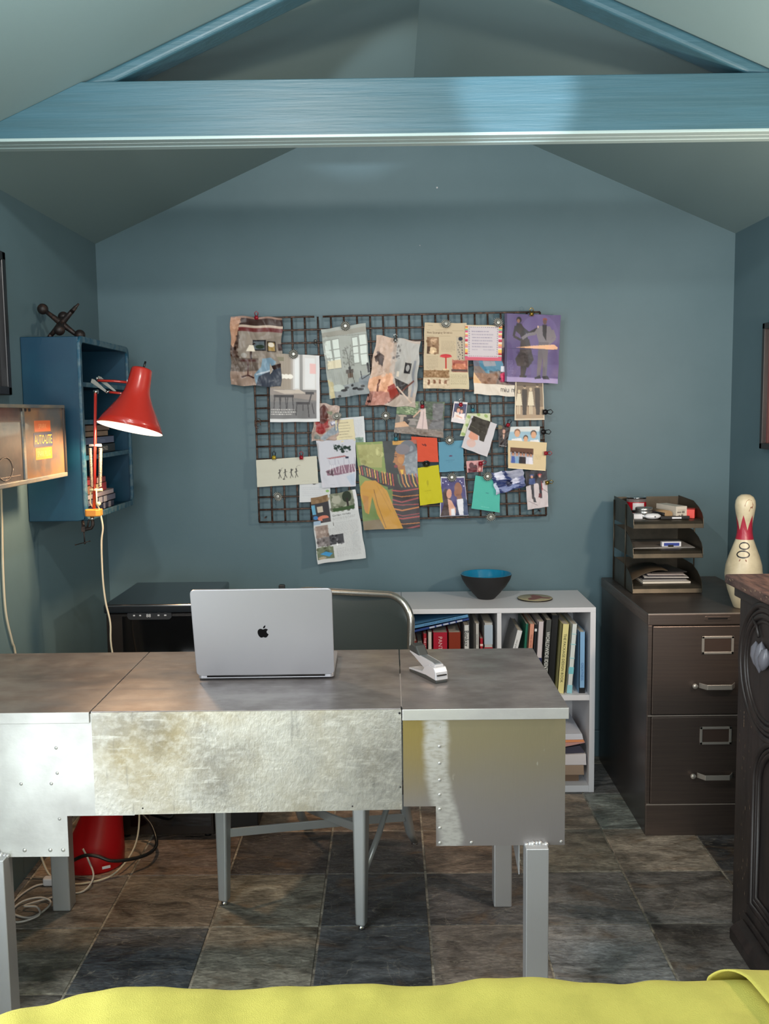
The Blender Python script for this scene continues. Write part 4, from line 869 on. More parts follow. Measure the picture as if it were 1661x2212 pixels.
g.build('c_clamp', M_iron, lp, bevel=0)
g = MB(); g.tube([lpx(181, 1146), lpx(183, 1172)], .0022, 8); g.tube([lpx(163, 1177), lpx(194, 1169)], .0014, 8); g.ball(lpx(163, 1177), .0024, seg=10); g.ball(lpx(194, 1169), .0024, seg=10); g.ball(lpx(183, 1173), .004, seg=10); g.build('clamp_screw', M_iron, lp)
# elbow and upper arms
M_grey = mat('grey_bracket', (124, 124, 118), .4, .5)
for a, b_, y in (((199, 822), (232, 848), LY-.012), ((213, 816), (250, 846), LY+.012)):
    a, b_ = lpx(*a, y), lpx(*b_, y); u = (b_-a).normalized(); v = Vector((-u.z, 0, u.x))
    g = MB(); g.prism([tuple((a+u*s_+v*t_)[i] for i in (0, 2)) for s_, t_ in ((-.004, .004), (.0, -.007), ((b_-a).length, -.003), ((b_-a).length, .003), (.004, .007))], y-.0015, y+.0015, 1); g.build('elbow_plate', M_grey, lp, bevel=.0006)
g = MB(); g.tube([lpx(211, 822), lpx(245, 823), lpx(276, 826)], .0042, 4); g.build('upper_arm', M_red, lp)
g = MB(); g.tube([lpx(236, 847), lpx(256, 849), lpx(274, 852)], .0040, 4); g.build('upper_arm', M_red, lp)
g = MB(); g.ball(lpx(210, 817, LY-.014), .0048, seg=12); g.tube([lpx(229, 846, LY-.012), lpx(236, 846, LY-.012)], .0036, 8); g.tube([lpx(202, 846), lpx(212, 846)], .0065, 8); g.build('elbow_bolt', M_chrome, lp)
g = MB(); q = lpx(280, 826, LY-.01); g.box(q.x-.007, q.x+.004, q.y-.006, q.y+.01, q.z-.008, q.z+.008); g.build('shade_bracket', M_white, lp, bevel=.001)
# shade
top_c, rim_c = at(307, 796, LY-.01), at(280.5, 926, LY-.045); axd = (rim_c-top_c).normalized(); SL = (rim_c-top_c).length
prof = [(.0, -.001), (.024, -.001), (.030, .002), (.0315, .006), (.0335, .03), (.036, .06), (.040, .078), (.052, .105), (.070, .135), (.088, .165), (.0995, SL)]
inn = [(.0985, SL-.0002), (.087, .164), (.069, .134), (.051, .104), (.038, .078), (.034, .06), (.030, .01), (0, .006)]
MB().lathe(prof+[(.0985, SL)], top_c, axd, seg=64, caps=False).build('lamp_shade', M_red, lp)
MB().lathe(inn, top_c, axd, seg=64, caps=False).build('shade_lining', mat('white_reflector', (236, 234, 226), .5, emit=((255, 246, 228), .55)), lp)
MB().tube([top_c-axd*.004, top_c+axd*.006], .008, 12).build('switch_collar', M_chrome, lp)
MB().tube([top_c+axd*.002+Vector((.004, 0, 0)), top_c-axd*.022+Vector((.006, 0, 0))], [.0035, .003], 10).build('switch', M_dark, lp)
bc_ = top_c+axd*.125
MB().ball(bc_, .030, seg=24).build('bulb', mat('bulb_glass', (255, 240, 214), .3, emit=((255, 236, 206), 9.)), lp)
lt = light('SPOT', 'lamp_bulb_light', top_c+axd*(SL-.012), 17.0, (1.0, .64, .36), .03, to=top_c+axd*2, spot=150, blend=.35)
# cord of the lamp, and the loose cords
def cord(nm, lbl, P, r=.0026, m=None, cat='cord', group=None):
    P = [Vector(p) for p in P]; out = []
    for i in range(len(P)-1):
        p0, p1, p2, p3 = P[max(i-1, 0)], P[i], P[i+1], P[min(i+2, len(P)-1)]
        for k_ in range(6):
            t = k_/6; out.append(.5*((2*p1)+(p2-p0)*t+(2*p0-5*p1+4*p2-p3)*t*t+(3*p1-p0-3*p2+p3)*t**3))
    out.append(P[-1]); g = MB(); g.tube(out, r, 8); return tag(g.build(nm, m or M_cord, loc=P[0]), lbl, cat, group)
cord('lamp_cord', 'cream cord hanging from the red lamp down behind the desk', [at(216, 1108, LY), at(219, 1120, LY-.002), at(222, 1142, LY), at(219, 1175, LY), at(222, 1250, LY), at(228, 1300, LY), at(238, 1345, LY), at(243, 1412, LY), (-.84, 3.0, .45), (-.822, 3.0, .20), (-.825, 2.96, .06), (-.86, 2.85, .014), (-.93, 2.80, .006), (-1.03, 2.785, .006)], .0030)
cord('extension_cord', 'ivory cord hanging down the left wall below the wooden crate', [at(2, 1046, XL+.02, 0), at(4, 1120, XL+.006, 0), at(6, 1220, XL+.006, 0), at(12, 1320, XL+.006, 0), at(26, 1385, XL+.006, 0), at(34, 1418, XL+.006, 0), (XL+.02, 2.86, .45), (XL+.03, 2.85, .18), (-1.08, 2.84, .05), (-1.05, 2.82, .012)], .0034)
z_ = .005
cord('coiled_cord', 'white cord coiled loosely on the slate behind the left rear leg', [(-1.045, 2.80, z_), (-1.09, 2.78, z_), (-1.115, 2.70, z_), (-1.10, 2.63, z_), (-1.03, 2.60, z_), (-1.0, 2.67, z_+.004), (-1.04, 2.70, z_+.007), (-1.09, 2.68, z_+.004), (-1.10, 2.61, z_), (-1.06, 2.575, z_), (-1.01, 2.60, z_+.006), (-1.03, 2.64, z_+.010), (-1.07, 2.655, z_+.007), (-.99, 2.725, z_), (-.93, 2.75, z_), (-.915, 2.80, z_+.02), (-.94, 2.84, z_+.05), (-.96, 2.85, .09)], .0030, mat('white_cord', (190, 184, 176), .5))
cord('black_cord', 'thick black cord looping beside the red container', [(-1.0, 2.845, .050), (-.95, 2.835, .075), (-.91, 2.835, .072), (-.87, 2.84, .055), (-.82, 2.87, .045), (-.775, 2.92, .040), (-.77, 3.0, .035), (-.80, 3.06, .07), (-.84, 3.085, .10)], .0055, M_dark)
t = empty('plug_adaptor', (-1.045, 2.80, 0), 'pale plug adaptor where the cords meet on the floor', 'plug')
MB().prism([(y-1.045, x+2.80) for y, x in rrect(.045, .026, .008)], .001, .024, 2).build('body', M_white, t, bevel=.004, seg=3)

# wooden crate with spark-plug label on the left wall
cr = empty('wall_crate', (XL, 2.5, 1.24), 'shallow worn wooden display crate with spark plug label on the left wall', 'crate')
KX, KY1, KY0, KZ0, KZ1 = -.985, 2.945, 2.15, 1.236, 1.452
M_cw = mat('weathered_crate_edge', (128, 118, 100), .6, col2=(84, 92, 96), nscale=20, stretch=(1, .3, 1), lo=.42, hi=.6, bump=.3, bscale=60)
for z0, z1 in ((KZ0, KZ0+.013), (KZ1-.010, KZ1)): MB().box(XL+.001, KX, KY0, KY1, z0, z1).build('rail', M_cw, cr, bevel=.002)
MB().box(XL+.001, KX, KY1-.010, KY1, KZ0+.013, KZ1-.010).build('end_board', mat('crate_dark_end', (52, 42, 36), .5), cr, bevel=.001)
MB().box(XL+.001, KX, KY0, KY0+.012, KZ0+.013, KZ1-.010).build('end_board', M_cw, cr, bevel=.001)
MB().box(KX-.012, KX-.002, 2.606, 2.622, KZ0+.013, KZ1-.010).build('mullion', M_cw, cr, bevel=.001)
MB().box(KX-.010, KX-.006, 2.622, KY1-.010, KZ0+.013, KZ1-.010).build('front_board', mat('amber_board', (150, 108, 66), .3, col2=(92, 84, 78), nscale=4, stretch=(1, 1, 1.4), lo=.42, hi=.62, coat=.4, bump=.1, bscale=30), cr)
MB().box(KX-.010, KX-.006, KY0+.012, 2.606, KZ0+.013, KZ1-.010).build('front_board', mat('brown_print_board', (92, 76, 66), .3, col2=(66, 58, 54), nscale=16, coat=.4), cr)
M_or, M_or2, M_lb, M_yl = mat('label_orange', (222, 104, 44), .4), mat('label_orange_dark', (236, 128, 40), .4), mat('label_navy', (52, 62, 92), .4), mat('label_yellow', (232, 190, 60), .4)
g = MB(); X_ = KX-.0055
def lab(y0, y1, z0, z1, m, x=X_): g.prism([(y+(y0+y1)/2, z+(z0+z1)/2) for y, z in rrect(y1-y0, z1-z0, .003, 3)], x-.0004, x, 0, m)
lab(2.700, 2.828, 1.376, 1.407, 0); lab(2.690, 2.840, 1.333, 1.373, 2); lab(2.700, 2.832, 1.297, 1.330, 1)
U_ = (0, 1, 0)
g.text('SPARK', (X_+.0003, 2.732, 1.384), U_, (0, 0, 1), .014, 4, width=.062); g.text('AUTO-LITE', (X_+.0003, 2.696, 1.341), U_, (0, 0, 1), .026, 3, width=.138); g.text('SPARK PLUG', (X_+.0003, 2.712, 1.305), U_, (0, 0, 1), .016, 4, width=.105)
g.build('label', [M_or, M_or2, M_lb, M_yl, mat('label_pale_orange', (244, 168, 112), .4)], cr)
g = MB()
for y, z in ((2.63, 1.437), (2.66, 1.437), (2.60, 1.437)): g.box(KX-.006, KX-.002, y, y+.008, z-.004, z+.004)
g.build('hinge', M_iron, cr)
g = MB(); g.tube([(KX-.0045, 2.24+.02*math.cos(t)*1.6, 1.275+.02*math.sin(t)) for t in np.linspace(0, 6.28, 16)], .001, 5); g.tube([(KX-.0045, 2.48+.05*math.cos(t), 1.285+.03*math.sin(t)) for t in np.linspace(0, 6.28, 20)], .001, 5); g.box(KX-.0058, KX-.0045, 2.2, 2.6, 1.405, 1.408); g.box(KX-.0058, KX-.0045, 2.3, 2.58, 1.262, 1.264)
g.build('faded_print', mat('faded_print', (128, 108, 94), .5), cr)

# ================================================================ lime throw on the sofa back in the foreground
sf = empty('sofa', (.15, .9, 0), 'sofa back in the foreground covered with a lime linen throw', 'sofa')
MB().prism([(-.62, .55), (-.55, .86), (-.42, .97), (-.2, 1.02), (1.0, 1.03), (1.0, .55)], .02, .725, 2).build('backrest', mat('sofa_under', (150, 146, 90), .8), sf, bevel=.03, seg=4)
for x in (-.45, .85): MB().box(x, x+.05, .62, .67, 0, .03).build('leg', M_dark, sf)
cpx = [(-.75, .62), (-.66, .86), (-.56, .965), (-.50, 1.010), (-.449, 1.036), (-.407, 1.056), (-.36, 1.066), (-.302, 1.071), (-.2, 1.076), (-.1, 1.080), (0, 1.080), (.04, 1.0775), (.10, 1.083), (.19, 1.084), (.26, 1.078), (.37, 1.080), (.5, 1.08), (.7, 1.08), (1.0, 1.08)]
def yfr(x):
    for (x0, y0), (x1, y1) in zip(cpx, cpx[1:]):
        if x0 <= x <= x1: t = (x-x0)/(x1-x0); return y0+(y1-y0)*t
    return cpx[-1][1]
from mathutils import noise as mn
def throw(nm, m, X0, X1, lift, parent, NXc=260, front=1.0, edge=None):
    g = MB(); vs = []; NV = 70
    for i in range(NXc+1):
        for j in range(NV+1):
            u = i/NXc; v = j/NV
            x = X0+(X1-X0)*u
            if edge: x = edge(u, v, x)
            yf = yfr(x)+lift*.9; r = .050+lift
            # along the back: flat top, rounded shoulder, hanging front
            if v < .45: y = .62+(yf-r-.62)*(v/.45); z = .769+lift; n_ = Vector((0, 0, 1))
            elif v < .70:
                a = (v-.45)/.25*PI/2; y = yf-r+r*math.sin(a); z = .769+lift-r+r*math.cos(a); n_ = Vector((0, math.sin(a), math.cos(a)))
            else: y = yf; z = .769+lift-r-(v-.70)/.30*.50; n_ = Vector((0, 1, 0))
            end = min(1, max(0, (x+.50)/.16)); z -= .02*(1-end)**2
            h = .0045*mn.noise(Vector((x*9, y*5, 1.7)))+.003*mn.noise(Vector((x*24+3, y*14+z*6, 4.1)))+.0035*math.sin(x*31+y*22+1.5*mn.noise(Vector((x*5, y*6, 0))))*max(0, mn.noise(Vector((x*3.3, y*2.5, 9))))
            p = Vector((x, y, z))+n_*h; vs.append(p)
    fs = [(i*(NV+1)+j, i*(NV+1)+j+1, (i+1)*(NV+1)+j+1, (i+1)*(NV+1)+j) for i in range(NXc) for j in range(NV)]
    g.add(vs, fs, 0, True); o = g.build(nm, m, parent)
    so = o.modifiers.new('thickness', 'SOLIDIFY'); so.thickness = .002; so.offset = -1
    return o
th = tag(throw('linen_throw', M_yel, -.74, .98, 0, None), 'lime green linen throw draped over the foreground sofa back', 'throw')
def fold_edge(u, v, x):      # a turned-back flap whose left edge runs diagonally
    xl = .375+.03*min(1, v/.5)-.045*max(0, (.62-v))*1.0
    xl = .455-.085*min(1, (v/.62))**1.2 if v < .62 else .37+.02*(v-.62)
    return xl+(1.0-xl)*u
fo_ = throw('turned_back_fold', M_yel, .4, 1.0, .012, None, 120, edge=fold_edge)
fo_['_'] = 0; del fo_['_']
fo_.parent = th

# ================================================================ wire grid board with pinned papers
GYP = 3.810
gd = empty('wire_grid', (.04, GYP, 1.0), 'rusty black wire grid hung on the back wall as a pinboard', 'wire grid')
M_wire = mat('rusty_wire', (62, 48, 42), .5, .2, col2=(106, 80, 66), nscale=90, lo=.48, hi=.66)
gTL, gTR, gBR, gBL = at(545, 687, GYP), at(1166, 674, GYP), at(1180, 1113, GYP), at(560, 1128, GYP)
def gp(u, v): return gTL.lerp(gTR, u).lerp(gBL.lerp(gBR, u), v)
NCX, NCY = 22, 16; jit = lambda: (rng.rand()-.5)*.0012
for i in range(NCX+1):
    u = i/NCX; P = [gp(u, v)+Vector((jit(), .002, 0)) for v in np.linspace(0, 1, 9)]
    MB().tube(P, .0041, 6).build('wire', M_wire, gd)
GAPC = 5
for j in range(NCY+1):
    v = j/NCY
    if j == 0:
        for a, b_ in ((0, 4.75/22), (5.4/22, 1)): MB().tube([gp(u, v)+Vector((0, -.003, jit())) for u in np.linspace(a, b_, 8)], .0041, 6).build('wire', M_wire, gd)
    else: MB().tube([gp(u, v)+Vector((0, -.003, jit())) for u in np.linspace(0, 1, 12)], .0041, 6).build('wire', M_wire, gd)
for u, v in ((.02, .02), (.98, .02), (.02, .98), (.98, .98)):
    p = gp(u, v); MB().tube([p, (p.x, YB-.0005, p.z)], .003, 8).build('wall_standoff', M_wire, gd)
g = MB(); p = gp(.0, .50)
for k_ in range(3): g.tube([p+Vector((.012*math.cos(t)+.008, -.006, .012*math.sin(t)-.008*k_)) for t in np.linspace(0, 5, 10)], .0014, 5)
g.build('twisted_wire', M_wire, gd)

class Canvas:
    """little painter: pictures printed on the papers, stored as colours of a dense sheet mesh"""
    def __init__(s, w, h, bg):
        s.w, s.h = w, h; s.SS = 2; s.W, s.H = w*2, h*2
        s.a = np.tile(np.array(bg, float), (s.H, s.W, 1)); yy, xx = np.mgrid[0:s.H, 0:s.W]; s.x = (xx+.5)/s.W; s.y = (yy+.5)/s.H
        s.xa = s.x[0]; s.ya = s.y[:, 0]
    def _win(s, x0, y0, x1, y1):
        i0, i1 = max(0, int(math.floor(x0*s.W))-1), min(s.W, int(math.ceil(x1*s.W))+1); j0, j1 = max(0, int(math.floor(y0*s.H))-1), min(s.H, int(math.ceil(y1*s.H))+1)
        return slice(j0, max(j0, j1)), slice(i0, max(i0, i1))
    def poly(s, pts, col, al=1.0):
        P = np.array(pts, float); wj, wi = s._win(P[:, 0].min(), P[:, 1].min(), P[:, 0].max(), P[:, 1].max())
        X, Y = s.x[wj, wi], s.y[wj, wi]
        if X.size == 0: return s
        ins = np.zeros(X.shape, bool); n = len(P)
        for i in range(n):
            x1, y1 = P[i]; x2, y2 = P[(i+1) % n]
            if y1 == y2: continue
            ins ^= ((y1 > Y) != (y2 > Y)) & (X < (x2-x1)*(Y-y1)/(y2-y1)+x1)
        s.a[wj, wi][ins] = s.a[wj, wi][ins]*(1-al)+np.array(col, float)*al; return s
    def rect(s, x0, y0, x1, y1, col, al=1.0): return s.poly([(x0, y0), (x1, y0), (x1, y1), (x0, y1)], col, al)
    def ell(s, cx, cy, rx, ry, col, al=1.0, rot=0):
        r = math.radians(rot); c, d = math.cos(r), math.sin(r)
        return s.poly([(cx+rx*math.cos(t)*c-ry*math.sin(t)*d, cy+rx*math.cos(t)*d+ry*math.sin(t)*c) for t in np.linspace(0, 2*PI, 24, endpoint=False)], col, al)
    def line(s, pts, wd, col, al=1.0):
        asp = s.H/s.W
        for (x0, y0), (x1, y1) in zip(pts, pts[1:]):
            dx, dy = x1-x0, (y1-y0)*asp; l = math.hypot(dx, dy) or 1e-6; nx, ny = -dy/l*wd/2, dx/l*wd/2/asp
            s.poly([(x0+nx, y0+ny), (x1+nx, y1+ny), (x1-nx, y1-ny), (x0-nx, y0-ny)], col, al)
        return s
    def print_(s, x0, y0, x1, y1, n, col, al=.6, seed=1):       # lines of tiny print
        r = np.random.RandomState(seed); dy = (y1-y0)/n
        for i in range(n):
            x = x0; end = x1-(r.rand()*.3*(x1-x0) if i == n-1 else r.rand()*.06*(x1-x0))
            while x < end:
                w_ = (.02+.05*r.rand())*(x1-x0)*1.5; s.rect(x, y0+dy*(i+.25), min(end, x+w_), y0+dy*(i+.72), col, al*(.7+.3*r.rand())); x += w_+.012
        return s
    def text(s, t, x, y, wd, h, col, al=1.0, rot=0):
        v, tr_ = text_tris(t); 
        if not len(v): return s
        P = np.stack([x+v[:, 0]/v[:, 0].max()*wd, y-v[:, 1]/.7*h], 1)
        for q in tr_: s.poly(P[list(q)], col, al)
        return s
    def mott(s, x0, y0, x1, y1, amt, seed=0, cell=.04, col=None):   # printed texture: foliage, gravel, crumple
        r = np.random.RandomState(seed); n = int((x1-x0)*(y1-y0)/(cell*cell)*1.2)
        for _ in range(max(1, n)):
            cx, cy = x0+r.rand()*(x1-x0), y0+r.rand()*(y1-y0); k_ = (r.rand()-.5)*2*amt
            wj, wi = s._win(cx-cell*.5, cy-cell*.5, cx+cell*.5, cy+cell*.5)
            if col is not None: s.ell(cx, cy, cell*(.3+.4*r.rand()), cell*(.2+.4*r.rand()), col, amt*r.rand())
            else:
                cc_ = s.a[min(s.H-1, int(cy*s.H)), min(s.W-1, int(cx*s.W))]; s.ell(cx, cy, cell*(.3+.5*r.rand()), cell*(.2+.4*r.rand()), np.clip(cc_+k_*60, 0, 255), .7)
        return s
    def out(s):
        a = s.a.reshape(s.h, 2, s.w, 2, 3).mean((1, 3))/255.
        return np.where(a <= .04045, a/12.92, ((a+.055)/1.055)**2.4)
PRES = .0021
M_paper = {}
def paper_mat(kind):
    if kind not in M_paper:
        m = mat('printed_paper_'+kind, (255, 255, 255), {'matt': .7, 'gloss': .38}[kind], attr='print', spec=.3); M_paper[kind] = m
    return M_paper[kind]
PAPERS = {}
def paper(name, lbl, cat, q, bg, paint=None, lay=0, crumple=0, curl=.004, kind='matt', gain=1.28, group='papers clipped to the wire grid', outline=None, seed=0):
    yp = 3.8015-lay*.0030
    TL, TR, BR, BL = [at(x, y, yp) for x, y in q]
    w_ = max(8, int(max((TR-TL).length, (BR-BL).length)/PRES)); h_ = max(8, int(max((BL-TL).length, (BR-TR).length)/PRES))
    c = Canvas(w_, h_, bg)
    if paint: paint(c)
    col = np.clip(c.out()*gain, 0, .92)
    u = (np.arange(w_)/(w_-1))[None, :, None]; v = (np.arange(h_)/(h_-1))[:, None, None]
    A = lambda p: np.array(p)[None, None, :]
    P = (A(TL)*(1-u)+A(TR)*u)*(1-v)+(A(BL)*(1-u)+A(BR)*u)*v
    P = P.copy(); uu, vv = np.broadcast_to(u[..., 0], (h_, w_)), np.broadcast_to(v[..., 0], (h_, w_))
    r = np.random.RandomState(seed+5)
    P[..., 1] -= curl*(vv**2*(.6+.4*(2*uu-1)**2))
    if crumple:
        for _ in range(16):
            a = r.rand()*2*PI; f = 3+r.rand()*9; ph = r.rand()*6.28; s_ = np.cos(a)*uu+np.sin(a)*vv
            P[..., 1] -= crumple*.0014*(np.abs(np.sin(s_*f+ph))-.5)*(.3+.7*vv)
        P[..., 0] += crumple*.0008*np.sin(vv*17+r.rand()*6)*(1-2*uu); P[..., 2] += crumple*.0008*np.sin(uu*13+r.rand()*6)*(1-2*vv)
    V = P.reshape(-1, 3); idx = np.arange(h_*w_).reshape(h_, w_)
    fc_ = np.stack([idx[:-1, :-1], idx[1:, :-1], idx[1:, 1:], idx[:-1, 1:]], -1).reshape(-1, 4)
    org = TL.lerp(BR, .5)
    me = bpy.data.meshes.new(name); me.from_pydata((V-np.array(org)).tolist(), [], fc_.tolist())
    me.polygons.foreach_set('use_smooth', [True]*len(fc_))
    at_ = me.color_attributes.new('print', 'FLOAT_COLOR', 'POINT')
    at_.data.foreach_set('color', np.concatenate([col.reshape(-1, 3), np.ones((h_*w_, 1))], 1).ravel().astype(np.float32))
    me.materials.append(paper_mat(kind)); o = bpy.data.objects.new(name, me); C.objects.link(o); o.location = org
    tag(o, lbl, cat, group); PAPERS[lbl] = o; return o
WHT = (196, 196, 198); CRM = (200, 190, 166)

def p_lounge(c):
    c.rect(0, 0, 1, .13, (52, 34, 30)); c.rect(0, .0, 1, .03, (130, 104, 92)); c.rect(0, .125, 1, .16, (176, 160, 146)); c.rect(0, .16, 1, .215, (92, 34, 34))
    c.rect(0, .215, 1, .78, (128, 118, 108)); c.rect(0, .215, .16, 1, (74, 56, 48)); c.poly([(0, .02), (.2, .03), (.12, .3), (.05, .45), (0, .4)], (168, 128, 104)); c.rect(0, .60, .55, .80, (92, 80, 72)); c.poly([(0, .8), (.55, .78), (.6, 1), (0, 1)], (142, 122, 110))
    c.rect(.42, .33, .69, .49, (28, 26, 28)); c.rect(.45, .35, .66, .47, (88, 98, 104)); c.ell(.57, .43, .09, .03, (40, 52, 40)); c.rect(.71, .35, .88, .50, (36, 28, 24)); c.rect(.73, .365, .86, .49, (142, 116, 60)); c.ell(.79, .40, .06, .035, (206, 196, 180)); c.rect(.92, .38, 1, .48, (52, 32, 30))
    c.poly([(.36, .41), (.44, .41), (.48, .50), (.31, .50)], (214, 206, 190)); c.rect(.38, .50, .42, .62, (50, 32, 30)); c.ell(.27, .56, .06, .035, (150, 146, 140)); c.rect(.18, .62, .50, .65, (72, 42, 38)); c.line([(.34, .65), (.34, .86)], .03, (72, 42, 38)); c.line([(.22, .87), (.34, .84), (.46, .89)], .03, (60, 36, 34))
    c.poly([(.62, .60), (.78, .58), (.9, .64), (.86, .72), (.62, .86), (.50, .98), (.46, .84), (.60, .72)], (112, 138, 156)); c.poly([(.55, .86), (.9, .70), (1, .72), (1, 1), (.5, 1)], (60, 66, 78)); c.line([(.5, .84), (.85, .74)], .03, (170, 180, 190)); c.poly([(.8, .70), (1, .66), (1, .72), (.85, .76)], (44, 30, 28))
    c.mott(0, 0, .18, 1, .5, 3, .05)
def p_dining(c):
    c.rect(0, 0, 1, .95, (150, 142, 134)); c.rect(0, 0, .42, .52, (142, 130, 116)); 
    for i in range(8): c.rect(.02+i*.05, .0, .025+i*.05, .5, (128, 116, 104))
    c.rect(.46, .0, .93, .55, (190, 188, 186)); c.rect(.60, 0, .66, .52, (128, 126, 124)); c.rect(.5, .05, .58, .5, (206, 208, 208)); c.rect(.70, .05, .9, .5, (200, 200, 200)); c.rect(.80, .13, .92, .28, (210, 150, 146), .7); c.rect(.1, .05, .28, .11, (112, 106, 84))
    for x in (.25, .33, .41): c.ell(x, .33, .055, .035, (222, 216, 206))
    c.rect(0, .52, .93, .95, (108, 104, 102)); c.poly([(0, .50), (.5, .54), (.93, .56), (.93, .68), (0, .6)], (132, 122, 116)); c.rect(.0, .70, .93, .95, (96, 94, 94)); c.poly([(.05, .53), (.6, .52), (.72, .575), (.30, .585)], (176, 164, 152))
    D = (38, 32, 34)
    for x in (.1, .22, .36): c.line([(x, .60), (x-.02, .80)], .018, D); c.line([(x+.09, .60), (x+.11, .84)], .018, D); c.rect(x-.02, .60, x+.12, .635, D)
    c.rect(.52, .70, .80, .735, D); c.line([(.54, .72), (.52, .90)], .02, D); c.line([(.76, .73), (.78, .93)], .02, D); c.line([(.78, .72), (.84, .55)], .022, D); c.line([(.84, .72), (.88, .88)], .018, D); c.rect(.71, .55, .88, .585, D); c.line([(.66, .74), (.66, .83)], .018, D)
    c.print_(.02, .80, .52, .90, 3, (214, 210, 206), .8, 2); c.rect(.93, 0, 1, 1, WHT); c.rect(0, .95, 1, 1, (200, 200, 200))
def p_windows(c):
    c.rect(0, 0, 1, 1, (140, 144, 138)); c.rect(0, .05, 1, .12, (128, 126, 116)); c.line([(0, .10), (1, .16)], .01, (108, 108, 100))
    for x0, x1, y0, y1 in ((.05, .18, .17, .58), (.22, .36, .17, .58), (.66, .78, .18, .54), (.82, .97, .16, .58)):
        c.rect(x0-.015, y0-.01, x1+.015, y1+.01, (118, 122, 116)); c.rect(x0, y0, x1, y1, (188, 196, 190)); 
        for k_ in (.33, .62): c.rect(x0, y0+(y1-y0)*k_, x1, y0+(y1-y0)*k_+.012, (120, 124, 118))
    c.rect(.05, .46, .36, .58, (196, 184, 152), .8)
    c.mott(.42, .28, .66, .58, .6, 5, .03, (80, 82, 76)); c.line([(.54, .60), (.52, .40), (.48, .30)], .012, (70, 70, 64)); c.line([(.54, .58), (.60, .36)], .01, (70, 70, 64)); c.rect(.45, .62, .62, .67, (60, 52, 46)); c.rect(.48, .67, .60, .74, (84, 66, 54)); c.line([(.48, .74), (.46, .82)], .014, (50, 44, 40)); c.line([(.6, .74), (.62, .82)], .014, (50, 44, 40)); c.ell(.54, .60, .03, .025, (34, 34, 32))
    for i in range(24): c.rect(.12+i*.035, .64, .125+i*.035, .80, (122, 126, 122))
    c.poly([(.1, .84), (1, .80), (1, 1), (.1, 1)], (122, 128, 130)); c.ell(.22, .86, .15, .05, (160, 168, 162)); c.ell(.88, .80, .16, .07, (112, 120, 126)); 
    for x, y, rx in ((.36, .90, .08), (.43, .87, .05), (.62, .90, .07), (.74, .92, .08), (.80, .88, .05), (.56, .85, .03), (.24, .98, .04)): c.ell(x, y, rx, .018, (22, 22, 24))
    c.line([(.78, .66), (.80, .78), (1, .72)], .02, (24, 24, 28)); c.line([(.95, .56), (.97, .70)], .05, (30, 30, 34)); c.poly([(.0, .72), (.1, .74), (.14, 1), (.04, 1)], (170, 160, 122)); c.mott(0, 0, .12, 1, .2, 2, .05)
def p_pink(c):
    c.rect(0, 0, 1, 1, (166, 152, 142)); c.poly([(.0, .0), (.42, .0), (.38, .55), (.0, .6)], (176, 152, 136)); c.poly([(.10, .24), (.26, .28), (.22, .46), (.16, .40), (.06, .34)], (54, 36, 32)); c.poly([(0, .62), (.45, .50), (.55, .8), (.2, 1), (0, 1)], (206, 158, 128))
    c.poly([(0, .8), (.6, .8), (.4, 1), (0, 1)], (172, 124, 112)); c.poly([(.48, .0), (1, .05), (1, .8), (.5, .58)], (158, 156, 152)); c.mott(.44, .1, .58, .30, .8, 4, .04, (70, 66, 66)); c.rect(.70, .34, .84, .50, (34, 34, 38)); c.ell(.77, .42, .04, .05, (150, 150, 150)); c.rect(.88, .30, .93, .85, (130, 132, 138)); c.rect(.55, .48, .60, .56, (206, 196, 180))
    c.poly([(.52, .58), (.8, .66), (.84, .85), (.60, .80)], (48, 44, 44)); c.poly([(.40, .72), (.52, .66), (.66, .82), (.50, .92)], (136, 52, 44)); c.line([(.45, .95), (.92, .60)], .03, (100, 60, 52)); c.line([(.58, .70), (.92, .94)], .03, (186, 166, 152)); c.line([(.22, .62), (.20, .80)], .04, (92, 48, 36))
    for k_ in range(4): c.line([(.02+k_*.025, .78+k_*.02), (-.02+k_*.04, 1)], .010, (40, 26, 26))
    c.mott(0, .0, .5, 1, .35, 8, .06)
